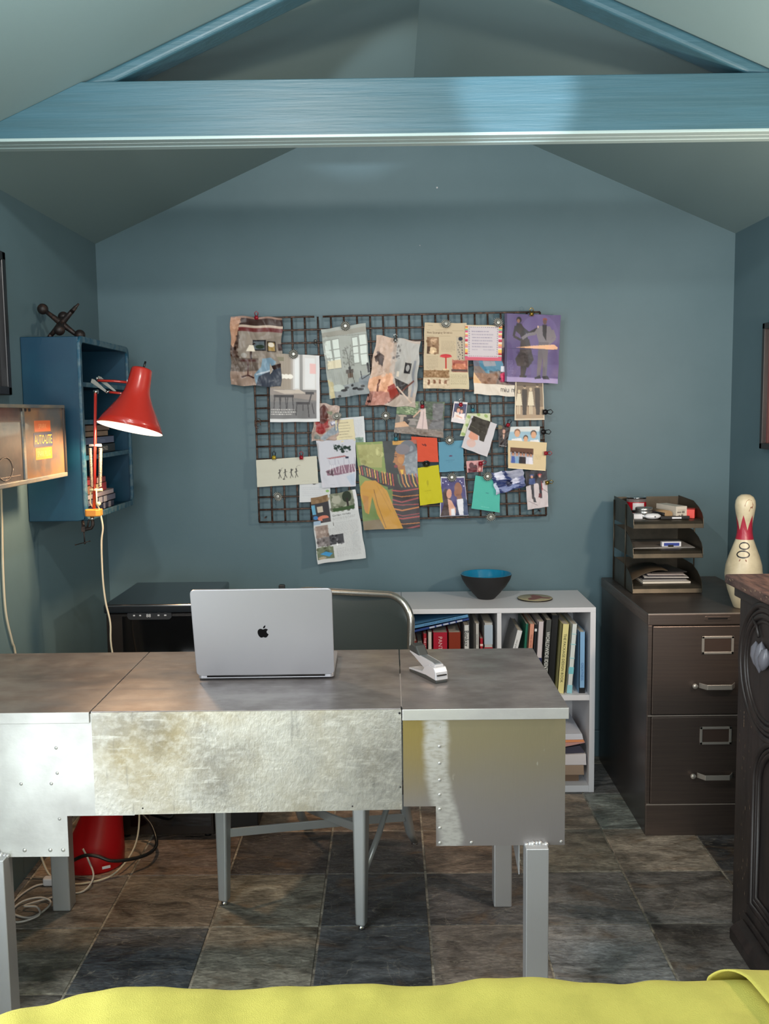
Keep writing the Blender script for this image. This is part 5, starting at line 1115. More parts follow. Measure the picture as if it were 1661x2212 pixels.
def p_news(c):
    c.rect(0, 0, 1, 1, (180, 164, 138)); c.rect(.08, .045, .2, .05, (120, 108, 92)); c.text('New Stomping Grounds', .07, .165, .58, .030, (84, 66, 52)); c.line([(.06, .11), (.98, .12)], .004, (140, 124, 100)); c.line([(.06, .20), (.98, .21)], .004, (140, 124, 100))
    c.rect(.07, .22, .34, .47, (128, 100, 76)); c.ell(.22, .28, .07, .05, (170, 140, 112)); c.ell(.2, .42, .10, .05, (196, 170, 136)); c.rect(.07, .36, .14, .47, (70, 50, 38)); c.mott(.07, .22, .34, .47, .5, 2, .04)
    c.print_(.40, .27, .72, .44, 8, (120, 106, 90), .5, 2); c.print_(.07, .50, .33, .70, 9, (120, 106, 90), .5, 3)
    c.rect(.74, .22, 1, .55, (168, 156, 138)); c.ell(.84, .24, .05, .03, (40, 46, 60)); 
    for k_ in range(8): c.ell(.78+.02*(k_ % 3), .30+.035*k_, .012, .01, (70, 66, 70)); c.ell(.87, .29+.04*k_, .012, .012, (60, 60, 66))
    c.ell(.50, .50, .13, .028, (176, 52, 58)); c.rect(.37, .50, .63, .515, (190, 60, 66)); c.line([(.50, .51), (.50, .70)], .035, (168, 58, 50)); c.ell(.50, .70, .07, .012, (206, 180, 140))
    c.rect(.64, .56, .98, .74, (150, 84, 72)); c.ell(.80, .66, .15, .05, (176, 110, 84)); c.mott(.64, .56, .98, .74, .6, 4, .04); c.rect(.62, .70, .98, .73, (84, 66, 62))
    c.rect(0, .72, .56, .83, (130, 100, 70)); c.mott(0, .72, .56, .83, .7, 6, .035); c.rect(0, .83, .56, .98, (190, 172, 146)); 
    for x in (.1, .22, .34, .46): c.rect(x, .86, x+.05, .92, (120, 84, 64))
    c.mott(0, .84, .56, .98, .5, 7, .04); c.rect(.58, .74, 1, .98, (188, 176, 146)); c.print_(.60, .77, .96, .93, 8, (124, 112, 90), .55, 5)
def p_stripe(c):
    cols = [(160, 44, 60), (206, 196, 180), (212, 178, 90), (196, 120, 128), (120, 160, 140), (206, 206, 200), (190, 80, 110), (214, 150, 96)]
    r = np.random.RandomState(4); y = 0
    while y < .93:
        h_ = .015+.04*r.rand(); c.rect(0, y, 1, y+h_, cols[r.randint(len(cols))]); y += h_
    c.rect(0, 0, 1, .035, (196, 180, 150)); c.rect(.08, .035, .90, .90, (186, 178, 182)); c.rect(0, .92, 1, 1, (186, 92, 104))
    for k_ in range(15): c.ell(.13+k_*.052, .07, .010, .010, (40, 36, 50)); c.ell(.13+k_*.052, .87, .010, .010, (90, 30, 50))
    for k_ in range(12): c.ell(.115, .12+k_*.062, .010, .010, (50, 40, 60)); c.ell(.87, .12+k_*.062, .010, .010, (50, 40, 60))
    for i, (x0, x1) in enumerate(((.18, .72), (.18, .84), (.19, .82), (.19, .84), (.2, .80), (.19, .78), (.2, .40))): c.print_(x0, .15+i*.085, x1, .215+i*.085, 1, (110, 104, 128), .6, i)
    c.print_(.50, .66, .80, .72, 1, (110, 104, 128), .6, 9)
def p_miu(c):
    c.rect(0, 0, 1, 1, (112, 98, 92)); c.rect(.0, .1, .5, .5, (92, 96, 110)); c.poly([(.12, .25), (.55, .20), (.75, .42), (.66, .56), (.30, .60), (.16, .5)], (64, 112, 136)); c.poly([(.2, .3), (.46, .28), (.55, .48), (.26, .5)], (128, 130, 138)); c.poly([(.55, .2), (1, .1), (1, .8), (.6, .74), (.72, .45)], (48, 28, 44)); c.poly([(.64, .62), (.8, .56), (.95, .66), (.7, .76)], (176, 30, 76)); c.rect(.66, .48, .80, .58, (190, 190, 200)); c.poly([(0, .62), (.6, .62), (.55, .80), (0, .80)], (128, 96, 76)); c.mott(0, .55, .7, .8, .6, 3, .06); c.poly([(.0, .6), (.2, .8), (0, .84)], (200, 160, 116))
    c.rect(0, .80, 1, 1, (200, 190, 178)); c.text('miu m', .66, .92, .36, .085, (24, 22, 24))
def p_purple(c):
    c.rect(0, 0, 1, 1, (76, 62, 104)); c.ell(.62, .3, .35, .3, (92, 78, 122), .6); c.rect(.02, .92, 1, 1, (142, 128, 166)); c.rect(0, 0, .05, 1, (38, 32, 58), .7); c.poly([(.1, .74), (1, .72), (1, .93), (.06, .93)], (86, 72, 118), .6)
    K = (30, 26, 32)
    # two people: one in black dress, one in grey suit
    c.ell(.26, .09, .045, .045, (22, 18, 20)); c.ell(.25, .105, .026, .030, (120, 84, 72)); c.poly([(.22, .14), (.30, .14), (.36, .22), (.44, .38), (.32, .39), (.28, .30), (.18, .24)], K); c.line([(.30, .19), (.44, .28), (.62, .20)], .045, K); c.line([(.20, .18), (.17, .33), (.30, .38)], .04, K)
    c.poly([(.30, .37), (.45, .37), (.50, .55), (.54, .66), (.44, .78), (.24, .76), (.20, .66), (.28, .55)], (46, 38, 40)); c.mott(.24, .5, .5, .76, .35, 2, .04); c.poly([(.30, .76), (.42, .76), (.38, .90), (.30, .91)], K); c.poly([(.28, .90), (.42, .90), (.40, .93), (.28, .93)], K)
    G = (104, 98, 104)
    c.ell(.72, .075, .040, .024, (120, 54, 52)); c.ell(.72, .105, .034, .038, (84, 58, 52)); c.poly([(.62, .17), (.82, .17), (.90, .30), (.80, .40), (.62, .40), (.58, .30)], G); c.poly([(.68, .15), (.76, .15), (.75, .38), (.69, .30)], K); c.line([(.62, .20), (.56, .28), (.42, .30), (.32, .36)], .055, G); c.line([(.86, .22), (.91, .34), (.80, .42)], .055, G); c.line([(.60, .20), (.60, .17)], .02, (190, 160, 140))
    c.poly([(.62, .40), (.80, .40), (.79, .70), (.78, .90), (.71, .90), (.70, .60), (.66, .90), (.60, .90)], (90, 84, 90)); c.poly([(.56, .92), (.66, .88), (.68, .93), (.57, .94)], K); c.poly([(.70, .90), (.80, .89), (.84, .94), (.72, .94)], K)
    c.poly([(.22, .49), (.5, .46), (.9, .43), (.97, .47), (.96, .505), (.6, .50)], (226, 172, 128), .85); c.line([(.0, .51), (.96, .505)], .008, (54, 44, 80)); c.print_(.05, .68, .17, .92, 12, (160, 150, 180), .5, 2)
def p_vint(c):
    c.rect(0, 0, 1, 1, (186, 172, 150)); c.rect(.05, .0, .96, .95, (112, 96, 78)); c.rect(.05, .66, .96, .95, (150, 128, 104)); c.rect(.05, .0, .96, .14, (84, 70, 56))
    for x, h0, k_ in ((.15, .28, 0), (.34, .16, 1), (.55, .22, 0), (.78, .12, 1)):
        c.ell(x, h0, .045, .04, (190, 168, 140)); c.ell(x, h0-.02, .05, .03, (60, 48, 38) if k_ else (176, 160, 130))
        if k_: c.poly([(x-.09, h0+.06), (x+.09, h0+.06), (x+.08, .55), (x+.06, .86), (x-.06, .86), (x-.08, .55)], (48, 40, 34))
        else: c.poly([(x-.06, h0+.05), (x+.06, h0+.05), (x+.11, .62), (x-.11, .62)], (196, 184, 160)); c.rect(x-.05, .62, x-.015, .84, (190, 176, 150)); c.rect(x+.015, .62, x+.05, .84, (190, 176, 150))
def p_floral(c):
    c.rect(0, 0, 1, 1, (158, 138, 128)); c.ell(.34, .58, .24, .24, (136, 50, 50)); c.ell(.34, .30, .2, .25, (84, 50, 46)); c.ell(.62, .22, .12, .06, (110, 116, 96)); c.poly([(.35, .9), (.95, .5), (1, .75), (.5, 1)], (134, 142, 150)); c.poly([(.65, .50), (.86, .42), (.92, .52), (.72, .6)], (60, 64, 100)); c.poly([(.68, .50), (.85, .44), (.89, .51), (.73, .57)], (190, 190, 200)); c.ell(.22, .9, .1, .06, (112, 120, 116)); c.mott(0, 0, 1, 1, .25, 3, .08)
def p_textw(c): c.rect(0, 0, 1, 1, (188, 190, 192)); c.print_(.55, .1, .92, .70, 14, (150, 150, 158), .45, 3); c.rect(.60, .76, .92, 1, (110, 130, 120)); c.mott(.6, .76, .92, 1, .5, 2, .06)
def p_note(c):
    c.rect(0, 0, 1, 1, (196, 186, 154)); [c.print_(.1+.04*(i % 2), .12+i*.125, .82+.08*((i*7) % 3)/2, .19+i*.125, 1, (112, 104, 92), .7, i) for i in range(7)]
def p_garden(c):
    c.rect(0, 0, 1, 1, (92, 88, 82)); c.rect(0, 0, .45, .42, (84, 104, 66)); c.mott(0, 0, .5, .42, .9, 4, .05); c.mott(.15, .05, .42, .35, .7, 14, .035, (170, 172, 140)); c.rect(.5, 0, 1, .5, (58, 72, 50)); c.mott(.5, 0, 1, .4, .9, 5, .05); c.poly([(.74, .05), (.98, .05), (.96, .5), (1, .75), (.68, .78), (.76, .5)], (92, 90, 92)); c.mott(.7, .05, 1, .78, .3, 6, .05)
    c.poly([(0, .75), (1, .82), (1, 1), (0, 1)], (116, 104, 96)); c.mott(0, .78, 1, 1, .4, 9, .04); c.rect(.10, .42, .36, .72, (40, 34, 34)); c.ell(.14, .46, .09, .03, (158, 142, 126)); c.rect(.10, .46, .17, .66, (150, 134, 120)); c.ell(.36, .56, .11, .035, (130, 124, 118)); c.poly([(.31, .58), (.41, .58), (.44, .72), (.27, .72)], (124, 116, 112)); c.poly([(0, .70), (.2, .62), (.30, .76), (.0, .84)], (186, 148, 118))
    c.ell(.55, .12, .045, .06, (40, 26, 26)); c.ell(.54, .15, .03, .035, (176, 134, 112)); c.poly([(.50, .20), (.60, .20), (.62, .40), (.68, .80), (.44, .80), (.50, .42)], (188, 168, 164)); c.line([(.50, .26), (.36, .48)], .03, (184, 148, 126)); c.rect(.56, .3, .575, .8, (150, 130, 130))
def p_pola(c): c.rect(0, 0, 1, 1, (200, 192, 194)); c.rect(.08, .1, .94, .80, (44, 46, 84)); c.ell(.40, .36, .17, .13, (52, 34, 32)); c.ell(.42, .42, .12, .10, (196, 140, 120)); c.ell(.68, .42, .13, .11, (52, 34, 32)); c.ell(.64, .46, .09, .09, (196, 144, 124)); c.poly([(.15, .50), (.5, .52), (.6, .8), (.12, .8)], (210, 196, 190)); c.poly([(.55, .56), (.90, .52), (.92, .8), (.5, .8)], (220, 206, 206)); c.line([(.3, .66), (.75, .74)], .09, (206, 160, 140))
def p_green(c): c.rect(0, 0, 1, 1, (186, 190, 162)); [c.ell(x, y, .09, .06, (128, 152, 86), .8, 40) for x, y in ((.12, .16), (.5, .06), (.82, .12), (.16, .52), (.3, .78), (.1, .9), (.9, .4), (.7, .7))]
def p_fold(c): c.rect(0, 0, 1, 1, (184, 180, 184)); c.poly([(.08, 0), (.75, 0), (.72, .62), (.55, .62), (.50, .50), (.05, .44)], (56, 52, 46)); c.poly([(.15, .45), (.46, .50), (.5, .62), (.30, .7), (.12, .62)], (196, 140, 118)); c.ell(.3, .78, .17, .12, (196, 160, 150), .8); c.line([(.1, .30), (.7, .38)], .01, (100, 100, 80)); c.mott(.1, 0, .7, .45, .3, 2, .1)
def p_darkp(c): c.rect(0, 0, 1, 1, (34, 26, 28)); c.ell(.48, .26, .2, .16, (50, 34, 30)); c.ell(.50, .28, .12, .10, (176, 132, 116)); c.poly([(.42, .42), (.60, .42), (.56, .62), (.48, .62)], (190, 150, 132)); c.ell(.15, .1, .2, .1, (96, 84, 50)); c.line([(.06, .9), (.95, .97)], .05, (140, 140, 140))
def p_three(c):
    c.rect(0, 0, 1, 1, (186, 190, 190)); c.rect(0, .3, 1, 1, (134, 164, 180)); c.line([(.3, .12), (.9, .18)], .015, (200, 180, 170))
    for x, y, s_ in ((.30, .42, 1.0), (.56, .74, .8), (.80, .50, 1.0)): c.ell(x, y-.08, .095*s_, .20*s_, (110, 76, 52) if x < .4 else (48, 36, 34)); c.ell(x, y, .080*s_, .20*s_, (190, 144, 112))
    c.poly([(.08, 1), (.14, .72), (.42, .66), (.5, 1)], (206, 206, 208)); c.poly([(.66, 1), (.7, .80), (.94, .76), (1, 1)], (206, 206, 208))
def p_cream(c):
    c.rect(0, 0, 1, 1, (196, 176, 140)); c.rect(.07, .25, .66, .80, (92, 64, 52)); c.poly([(.07, .42), (.2, .40), (.66, .46), (.66, .8), (.07, .8)], (150, 150, 160))
    for x, k_ in ((.14, (70, 90, 150)), (.24, (120, 150, 180)), (.34, (40, 40, 46)), (.42, (50, 44, 48)), (.52, (196, 196, 206)), (.6, (210, 206, 214))): c.ell(x, .46, .035, .075, (52, 36, 32)); c.ell(x, .49, .026, .055, (176, 128, 106)); c.poly([(x-.05, .8), (x-.04, .56), (x+.04, .56), (x+.06, .8)], k_)
    c.print_(.70, .44, .88, .62, 4, (130, 110, 84), .6, 2); c.line([(0, .98), (1, .99)], .02, (226, 206, 170))
def p_orange(c): c.rect(0, 0, 1, 1, (188, 72, 48)); c.line([(.40, .28), (.46, .34), (.52, .28), (.56, .34), (.50, .36)], .03, (70, 30, 34)); c.print_(.2, .78, .36, .82, 1, (150, 52, 36), .7)
def p_bluec(c): c.rect(0, 0, 1, 1, (84, 132, 154)); c.ell(.48, .485, .07, .018, (90, 30, 60)); c.print_(.28, .60, .68, .64, 1, (54, 84, 104), .6); c.print_(.38, .66, .58, .69, 1, (54, 84, 104), .6)
def p_yel(c): c.rect(0, 0, 1, 1, (176, 168, 28)); c.ell(.42, .43, .05, .07, (150, 140, 24), .7); c.line([(.42, .38), (.40, .54)], .012, (140, 132, 30)); c.print_(.24, .62, .58, .66, 1, (120, 112, 24), .6); c.print_(.34, .68, .5, .71, 1, (120, 112, 24), .6)
def p_teal(c): c.rect(0, 0, 1, 1, (74, 164, 150)); c.ell(.52, .47, .07, .012, (54, 110, 116), .8); c.print_(.34, .88, .66, .91, 1, (150, 206, 196), .7)
def p_couple(c):
    c.rect(0, 0, 1, 1, (190, 190, 196)); c.rect(.04, .04, .97, .99, (62, 56, 104)); [c.ell(x, y, .022, .016, (200, 196, 220)) for x, y in ((.1, .16), (.22, .12), (.32, .2), (.62, .09), (.80, .12), (.86, .16), (.92, .25), (.38, .1))]
    c.poly([(.10, .40), (.20, .30), (.32, .34), (.38, .5), (.50, .98), (.02, .98), (.14, .7)], (54, 34, 32)); c.ell(.34, .43, .10, .12, (190, 138, 118), 1, 12); c.poly([(.28, .55), (.42, .60), (.56, .80), (.56, .98), (.34, .98)], (196, 150, 130)); c.poly([(.40, .82), (.52, .80), (.54, .98), (.40, .98)], (206, 206, 212))
    c.ell(.70, .32, .15, .17, (134, 88, 66)); c.ell(.60, .42, .07, .09, (134, 88, 66)); c.poly([(.60, .44), (.80, .46), (.84, .62), (.64, .60)], (120, 78, 60)); c.poly([(.62, .58), (.90, .56), (.96, .98), (.62, .98)], (206, 206, 212)); c.poly([(.60, .60), (.68, .98), (.54, .98)], (44, 52, 80)); c.poly([(.86, .52), (1, .6), (1, .98), (.82, .98)], (52, 66, 96))
def p_redp(c): c.rect(0, 0, 1, 1, (182, 132, 132)); c.ell(.30, .42, .14, .26, (72, 18, 30)); c.ell(.52, .58, .12, .22, (60, 16, 26)); c.rect(.1, .62, .66, 1, (82, 14, 28)); c.rect(.68, .1, .94, 1, (130, 56, 58)); c.ell(.82, .3, .08, .2, (180, 40, 50)); c.ell(.8, .75, .08, .15, (196, 150, 140))
def p_mono(c):
    c.rect(0, 0, 1, 1, (44, 54, 96)); c.poly([(.44, 0), (1, 0), (1, .55), (.62, .55)], (140, 142, 160)); c.poly([(.1, .02), (.34, .0), (.44, .40), (.16, .40)], (186, 188, 206)); c.poly([(.55, .5), (.75, .42), (.84, .70), (.6, .74)], (196, 196, 214)); c.poly([(.1, .72), (.5, .68), (.9, .86), (.3, .98)], (120, 130, 168)); c.poly([(0, .5), (.1, .46), (.14, .98), (0, .98)], (176, 184, 204)); c.ell(.5, .60, .10, .16, (22, 26, 56)); c.poly([(.78, .44), (1, .36), (1, .9), (.86, .8)], (104, 110, 146)); c.mott(.1, .1, .9, .95, .35, 4, .08)
def p_uni(c):
    c.rect(0, 0, 1, 1, (180, 170, 172)); c.poly([(0, 0), (1, 0), (1, .28), (0, .40)], (28, 26, 36)); c.mott(0, 0, 1, .3, .4, 2, .06)
    for x, hc in ((.30, (34, 60, 120)), (.66, (140, 30, 44))): c.ell(x, .13, .09, .03, hc); c.ell(x, .165, .055, .04, (180, 130, 110)); c.poly([(x-.13, .21), (x+.13, .21), (x+.15, .34), (x+.08, .36), (x-.08, .36), (x-.15, .34)], (52, 70, 116) if x < .5 else (28, 28, 40)); c.poly([(x-.07, .36), (x+.07, .36), (x+.06, .74), (x-.03, .74)], (30, 28, 36))
    c.poly([(.30, .7), (.40, .7), (.44, .84), (.32, .82)], (30, 28, 34)); c.poly([(.58, .62), (.70, .62), (.70, .72), (.56, .72)], (80, 20, 28)); c.line([(.1, .78), (.5, .92)], .02, (110, 100, 104)); c.line([(.75, .5), (1, .62)], .02, (90, 84, 90)); c.line([(.72, .3), (.75, .55)], .03, (150, 30, 40))
def p_dancers(c):
    c.rect(0, 0, 1, 1, (184, 182, 168)); K = (34, 32, 34)
    for x, t_ in ((.38, 0), (.47, 1), (.57, 0), (.65, 1)):
        c.ell(x, .43, .010, .03, K); c.line([(x, .45), (x-.005, .60)], .014, K); c.line([(x, .60), (x-.025, .74)], .008, K); c.line([(x, .60), (x+.022, .72)], .008, K); c.line([(x, .49), (x-.03, .55)], .007, K); c.line([(x, .49), (x+.03, .42+.08*t_)], .007, K)
    c.line([(.38, .46), (.42, .36), (.44, .35)], .004, (110, 106, 100)); c.line([(.64, .40), (.68, .30), (.72, .30)], .004, (110, 106, 100)); c.ell(.44, .76, .018, .02, K); c.print_(.74, .86, .86, .90, 1, (150, 146, 130), .6)
def p_chairs(c):
    c.rect(0, 0, 1, 1, (180, 180, 188)); c.mott(.42, .10, .86, .26, 1, 3, .05, (24, 40, 34)); [c.ell(x, y, .05, .03, (26, 42, 36)) for x, y in ((.48, .18), (.56, .14), (.64, .20), (.72, .16), (.80, .18), (.66, .25))]
    c.poly([(.22, .38), (.70, .33), (.76, .36), (.3, .40)], (150, 104, 108)); c.poly([(.18, .64), (.60, .54), (.98, .52), (.98, .68), (.5, .74), (.2, .74)], (112, 76, 92), .8); c.poly([(.16, .66), (.4, .62), (.36, .76)], (84, 66, 76)); W_c = (206, 200, 206)
    for x in (.28, .52, .80): c.line([(x, .42), (x+.02, .52), (x+.16, .52), (x+.16, .38)], .012, (150, 146, 160)); c.line([(x+.03, .52), (x, .70)], .014, W_c); c.line([(x+.13, .52), (x+.19, .70)], .014, W_c); c.line([(x+.08, .52), (x+.10, .72)], .012, W_c)
    c.rect(.72, .36, .80, .40, (40, 40, 60)); c.poly([(.72, .78), (.96, .70), (.98, .96), (.86, .96)], (166, 176, 190)); c.print_(.26, .93, .38, .95, 1, (130, 130, 140), .6); c.poly([(0, .05), (.05, .05), (.0, .95)], (150, 150, 154))
def p_woman(c):
    c.rect(0, 0, 1, 1, (92, 112, 56)); c.rect(0, 0, .46, .5, (112, 128, 64)); c.poly([(.02, .03), (.44, .03), (.40, .30), (.06, .28)], (142, 140, 84)); c.mott(.04, .04, .42, .24, .5, 4, .06); c.poly([(.44, 0), (1, 0), (1, .5), (.48, .55)], (38, 42, 40)); c.rect(.60, 0, .82, .05, (176, 130, 50)); c.rect(.82, 0, 1, .05, (150, 70, 48)); c.poly([(0, .90), (.34, .88), (.38, 1), (0, 1)], (110, 96, 72))
    # face and grey hair
    c.ell(.84, .20, .18, .20, (86, 90, 98)); c.poly([(.70, .20), (1, .12), (1, .42), (.84, .44)], (112, 118, 124)); c.mott(.76, .08, 1, .44, .6, 6, .05, (150, 154, 160)); c.ell(.70, .19, .085, .115, (150, 100, 58), 1, 12); c.ell(.76, .10, .12, .06, (104, 98, 104)); c.poly([(.62, .20), (.585, .245), (.62, .255)], (150, 100, 58)); c.ell(.635, .29, .032, .018, (112, 44, 48)); c.rect(.60, .175, .66, .185, (40, 28, 26)); c.rect(.60, .158, .665, .165, (48, 32, 28)); c.ell(.72, .22, .05, .04, (176, 122, 66), .7); c.poly([(.66, .30), (.78, .28), (.80, .40), (.70, .40)], (140, 92, 52)); c.poly([(.70, .33), (.76, .33), (.74, .42)], (200, 160, 60))
    # knitted striped sweater
    K = (44, 36, 38); c.poly([(0, .27), (.10, .26), (.40, .36), (.62, .37), (.92, .40), (1, .46), (1, 1), (.70, 1), (.54, .72), (.56, .54), (.40, .50), (.0, .36)], K)
    S = [(188, 150, 70), (150, 66, 62), (84, 104, 74), (176, 110, 60), (190, 150, 80), (140, 64, 66)]
    for i in range(14): x = .02+i*.042; y0 = .265+x*.19; c.line([(x, y0), (x+.012, y0+.10+(.04 if x > .3 else 0))], .020, S[i % 6])
    for i in range(6): x = .66+i*.06; c.line([(x, .38), (x+.02, .48), (x+.06, .53)], .020, S[(i+2) % 6])
    for i in range(9): y = .56+i*.052; c.line([(.54+.012*max(0, i-3), y), (.70, y+.015+.01*(i % 3)), (1, y-.01+.02*(i % 2))], .014 if i % 2 else .022, S[(i*2+1) % 6])
    # mustard trousers
    c.poly([(.02, .50), (.10, .44), (.28, .44), (.46, .56), (.56, .76), (.70, 1), (.38, 1), (.26, .82), (.20, .62), (.12, .82), (.06, .80), (0, .6)], (172, 126, 44)); c.line([(.24, .54), (.28, .72), (.40, .98)], .012, (120, 84, 34)); c.line([(.3, .50), (.5, .80)], .006, (146, 104, 40)); c.line([(.36, .5), (.6, .86)], .005, (146, 104, 40)); c.poly([(.04, .60), (.14, .62), (.10, .82), (.04, .76)], (160, 112, 50))
def p_garticle(c):
    c.rect(0, 0, 1, 1, (182, 184, 184)); c.rect(0, .0, .38, .13, (120, 96, 70)); c.mott(0, 0, .38, .1, .5, 3, .06); c.rect(0, .10, .38, .40, (52, 50, 54)); c.rect(.12, .15, .24, .24, (176, 166, 150)); c.rect(0, .12, .08, .26, (92, 148, 176)); c.ell(.22, .33, .12, .04, (188, 112, 92)); c.rect(.2, .34, .38, .40, (70, 64, 66)); c.rect(0, .36, .16, .42, (140, 160, 180)); c.ell(.06, .31, .05, .03, (60, 110, 160))
    c.rect(.42, .0, .92, .27, (112, 116, 100)); c.mott(.42, 0, .92, .27, .9, 5, .05); c.ell(.55, .10, .10, .06, (150, 150, 136)); c.ell(.78, .08, .10, .08, (36, 46, 34)); c.rect(.76, .10, .80, .24, (40, 36, 34)); c.rect(.45, .22, .92, .27, (52, 74, 44)); c.rect(.93, 0, 1, .3, WHT)
    c.text('Garden Variety', .42, .335, .40, .026, (52, 50, 52)); c.print_(.42, .35, .92, .41, 3, (128, 128, 130), .5, 1); c.rect(.42, .42, .43, .47, (40, 40, 40)); c.print_(.44, .42, .95, .50, 5, (140, 140, 142), .55, 2); c.print_(.32, .50, .95, .62, 8, (140, 140, 142), .55, 3); c.print_(.62, .62, .95, .80, 12, (140, 140, 142), .55, 4); c.print_(.42, .80, .93, .94, 10, (140, 140, 142), .55, 5)
    c.rect(.04, .44, .30, .62, (134, 118, 110)); c.mott(.04, .46, .30, .64, .8, 7, .05); c.rect(.30, .60, .60, .74, (62, 62, 66)); c.mott(.3, .6, .6, .74, .9, 8, .04); c.rect(.04, .62, .30, .75, (110, 104, 104)); c.mott(.04, .62, .30, .75, .9, 9, .04)
    c.rect(.02, .76, .36, .94, (96, 104, 84)); c.mott(.02, .76, .36, .84, .7, 10, .04); c.poly([(.08, .86), (.20, .83), (.34, .86), (.26, .91)], (60, 130, 176)); c.ell(.12, .92, .08, .02, (150, 140, 120)); c.print_(.1, .955, .4, .97, 1, (170, 170, 172), .4)
def p_small(c): c.rect(0, 0, 1, 1, (188, 190, 192)); c.print_(.1, .2, .9, .7, 5, (160, 162, 168), .4, 3); c.ell(.48, .0, .08, .1, (60, 60, 60)); c.ell(.9, .45, .06, .06, (120, 160, 90))

paper('magazine_page', 'crumpled page of a lounge with lamp, framed pictures and blue blanket, top left', 'magazine page', [(498, 683), (610, 686), (608, 836), (500, 832)], (128, 118, 108), p_lounge, 0, 3.2, .010, 'gloss', seed=1)
paper('magazine_page', 'white-bordered page of a dining table with dark chairs', 'magazine page', [(583, 763), (690, 768), (691, 911), (584, 912)], WHT, p_dining, 3, .5, .006, 'gloss', seed=2)
paper('magazine_page', 'tilted pale page of a white room with two tall windows', 'magazine page', [(693, 712), (790, 698), (803, 849), (713, 862)], WHT, p_windows, 1, 1.2, .008, 'gloss', seed=3)
paper('magazine_page', 'crumpled pinkish page with a red folding chair', 'magazine page', [(814, 724), (908, 738), (897, 880), (789, 874)], WHT, p_pink, 1, 3.0, .008, 'gloss', seed=4)
paper('newspaper_clipping', 'yellowed newspaper page with a red table lamp picture', 'newspaper', [(917, 697), (1008, 698), (1013, 841), (914, 839)], CRM, p_news, 1, .8, .006, seed=5)
paper('magazine_page', 'glossy fashion page with large black letters at its lower edge', 'magazine page', [(1022, 730), (1112, 732), (1111, 857), (1023, 851)], WHT, p_miu, 1, 1.5, .006, 'gloss', seed=6)
paper('greeting_card', 'handwritten note card with striped pink border', 'card', [(1005, 702), (1085, 703), (1083, 780), (1004, 778)], WHT, p_stripe, 3, .3, .004, seed=7)
paper('magazine_page', 'purple page of two people in black dress and grey suit', 'magazine page', [(1090, 677), (1211, 681), (1204, 829), (1089, 824)], WHT, p_purple, 3, .8, .008, 'gloss', seed=8)
paper('photograph', 'sepia photo of four people standing in a row', 'photograph', [(1113, 822), (1173, 824), (1176, 907), (1111, 908)], WHT, p_vint, 1, .3, .003, 'gloss', seed=9)
paper('magazine_page', 'crumpled pink and red floral page beside the handwritten note', 'magazine page', [(684, 868), (733, 878), (731, 950), (672, 953)], WHT, p_floral, 0, 2.5, .006, 'gloss', seed=10)
paper('printed_page', 'white printed page behind the small cream note', 'paper', [(727, 904), (786, 899), (790, 958), (728, 962)], WHT, p_textw, 1, .4, .003, seed=11)
paper('handwritten_note', 'small cream handwritten note under the tilted flower clip', 'note', [(724, 908), (763, 905), (768, 952), (728, 956)], CRM, p_note, 2, .5, .003, seed=12)
paper('photograph', 'photo of a person in a long pale dress in a garden', 'photograph', [(859, 866), (961, 868), (957, 946), (851, 934)], WHT, p_garden, 2, .8, .004, 'gloss', seed=13)
paper('instant_photo', 'small white-framed instant photo of two people embracing', 'photograph', [(981, 867), (1010, 869), (1004, 916), (974, 911)], WHT, p_pola, 1, .2, .003, 'gloss', seed=14)
paper('greeting_card', 'pale card with green leaves behind the folded leaflet', 'card', [(1009, 893), (1059, 893), (1058, 943), (993, 942)], WHT, p_green, 1, .2, .003, seed=15)
paper('leaflet', 'tilted folded leaflet, dark above and white below', 'leaflet', [(1019, 897), (1073, 916), (1052, 987), (996, 966)], WHT, p_fold, 3, .8, .008, seed=16)
paper('photograph', 'little dark photo of a person in black', 'photograph', [(1076, 918), (1103, 921), (1094, 965), (1077, 966)], WHT, p_darkp, 1, .4, .003, 'gloss', seed=17)
paper('photograph', 'photo of three people in white tops outdoors', 'photograph', [(1097, 922), (1166, 921), (1166, 958), (1096, 958)], WHT, p_three, 0, .3, .002, 'gloss', seed=18)
paper('greeting_card', 'cream card carrying a small group photo', 'card', [(1097, 951), (1181, 956), (1178, 1017), (1097, 1011)], CRM, p_cream, 2, .3, .005, seed=19)
paper('card', 'plain orange card left of the sky-blue card', 'card', [(888, 943), (944, 946), (947, 998), (893, 997)], WHT, p_orange, 1, .3, .003, seed=20)
paper('card', 'plain sky-blue card with a glass flower magnet', 'card', [(947, 955), (1000, 951), (1002, 1017), (949, 1020)], WHT, p_bluec, 0, .3, .003, seed=21)
paper('card', 'plain mustard-yellow card below the orange one', 'card', [(902, 1011), (947, 1004), (957, 1085), (907, 1092)], WHT, p_yel, 2, .4, .004, seed=22)
paper('photograph', 'photo of a couple smiling at each other on a starry purple ground', 'photograph', [(952, 1030), (1003, 1029), (1012, 1113), (950, 1116)], WHT, p_couple, 1, .4, .004, 'gloss', seed=23)
paper('photograph', 'tiny pink and dark red photo', 'photograph', [(1007, 996), (1045, 994), (1042, 1019), (1009, 1021)], WHT, p_redp, 1, .3, .002, 'gloss', seed=24)
paper('card', 'plain turquoise-green card near the bottom of the grid', 'card', [(1027, 1027), (1080, 1036), (1079, 1107), (1018, 1098)], WHT, p_teal, 1, .3, .004, seed=25)
paper('photograph', 'creased blue and white photo overlapping the turquoise card', 'photograph', [(1059, 1021), (1130, 1013), (1134, 1049), (1072, 1069)], WHT, p_mono, 3, 2.2, .006, 'gloss', seed=26)
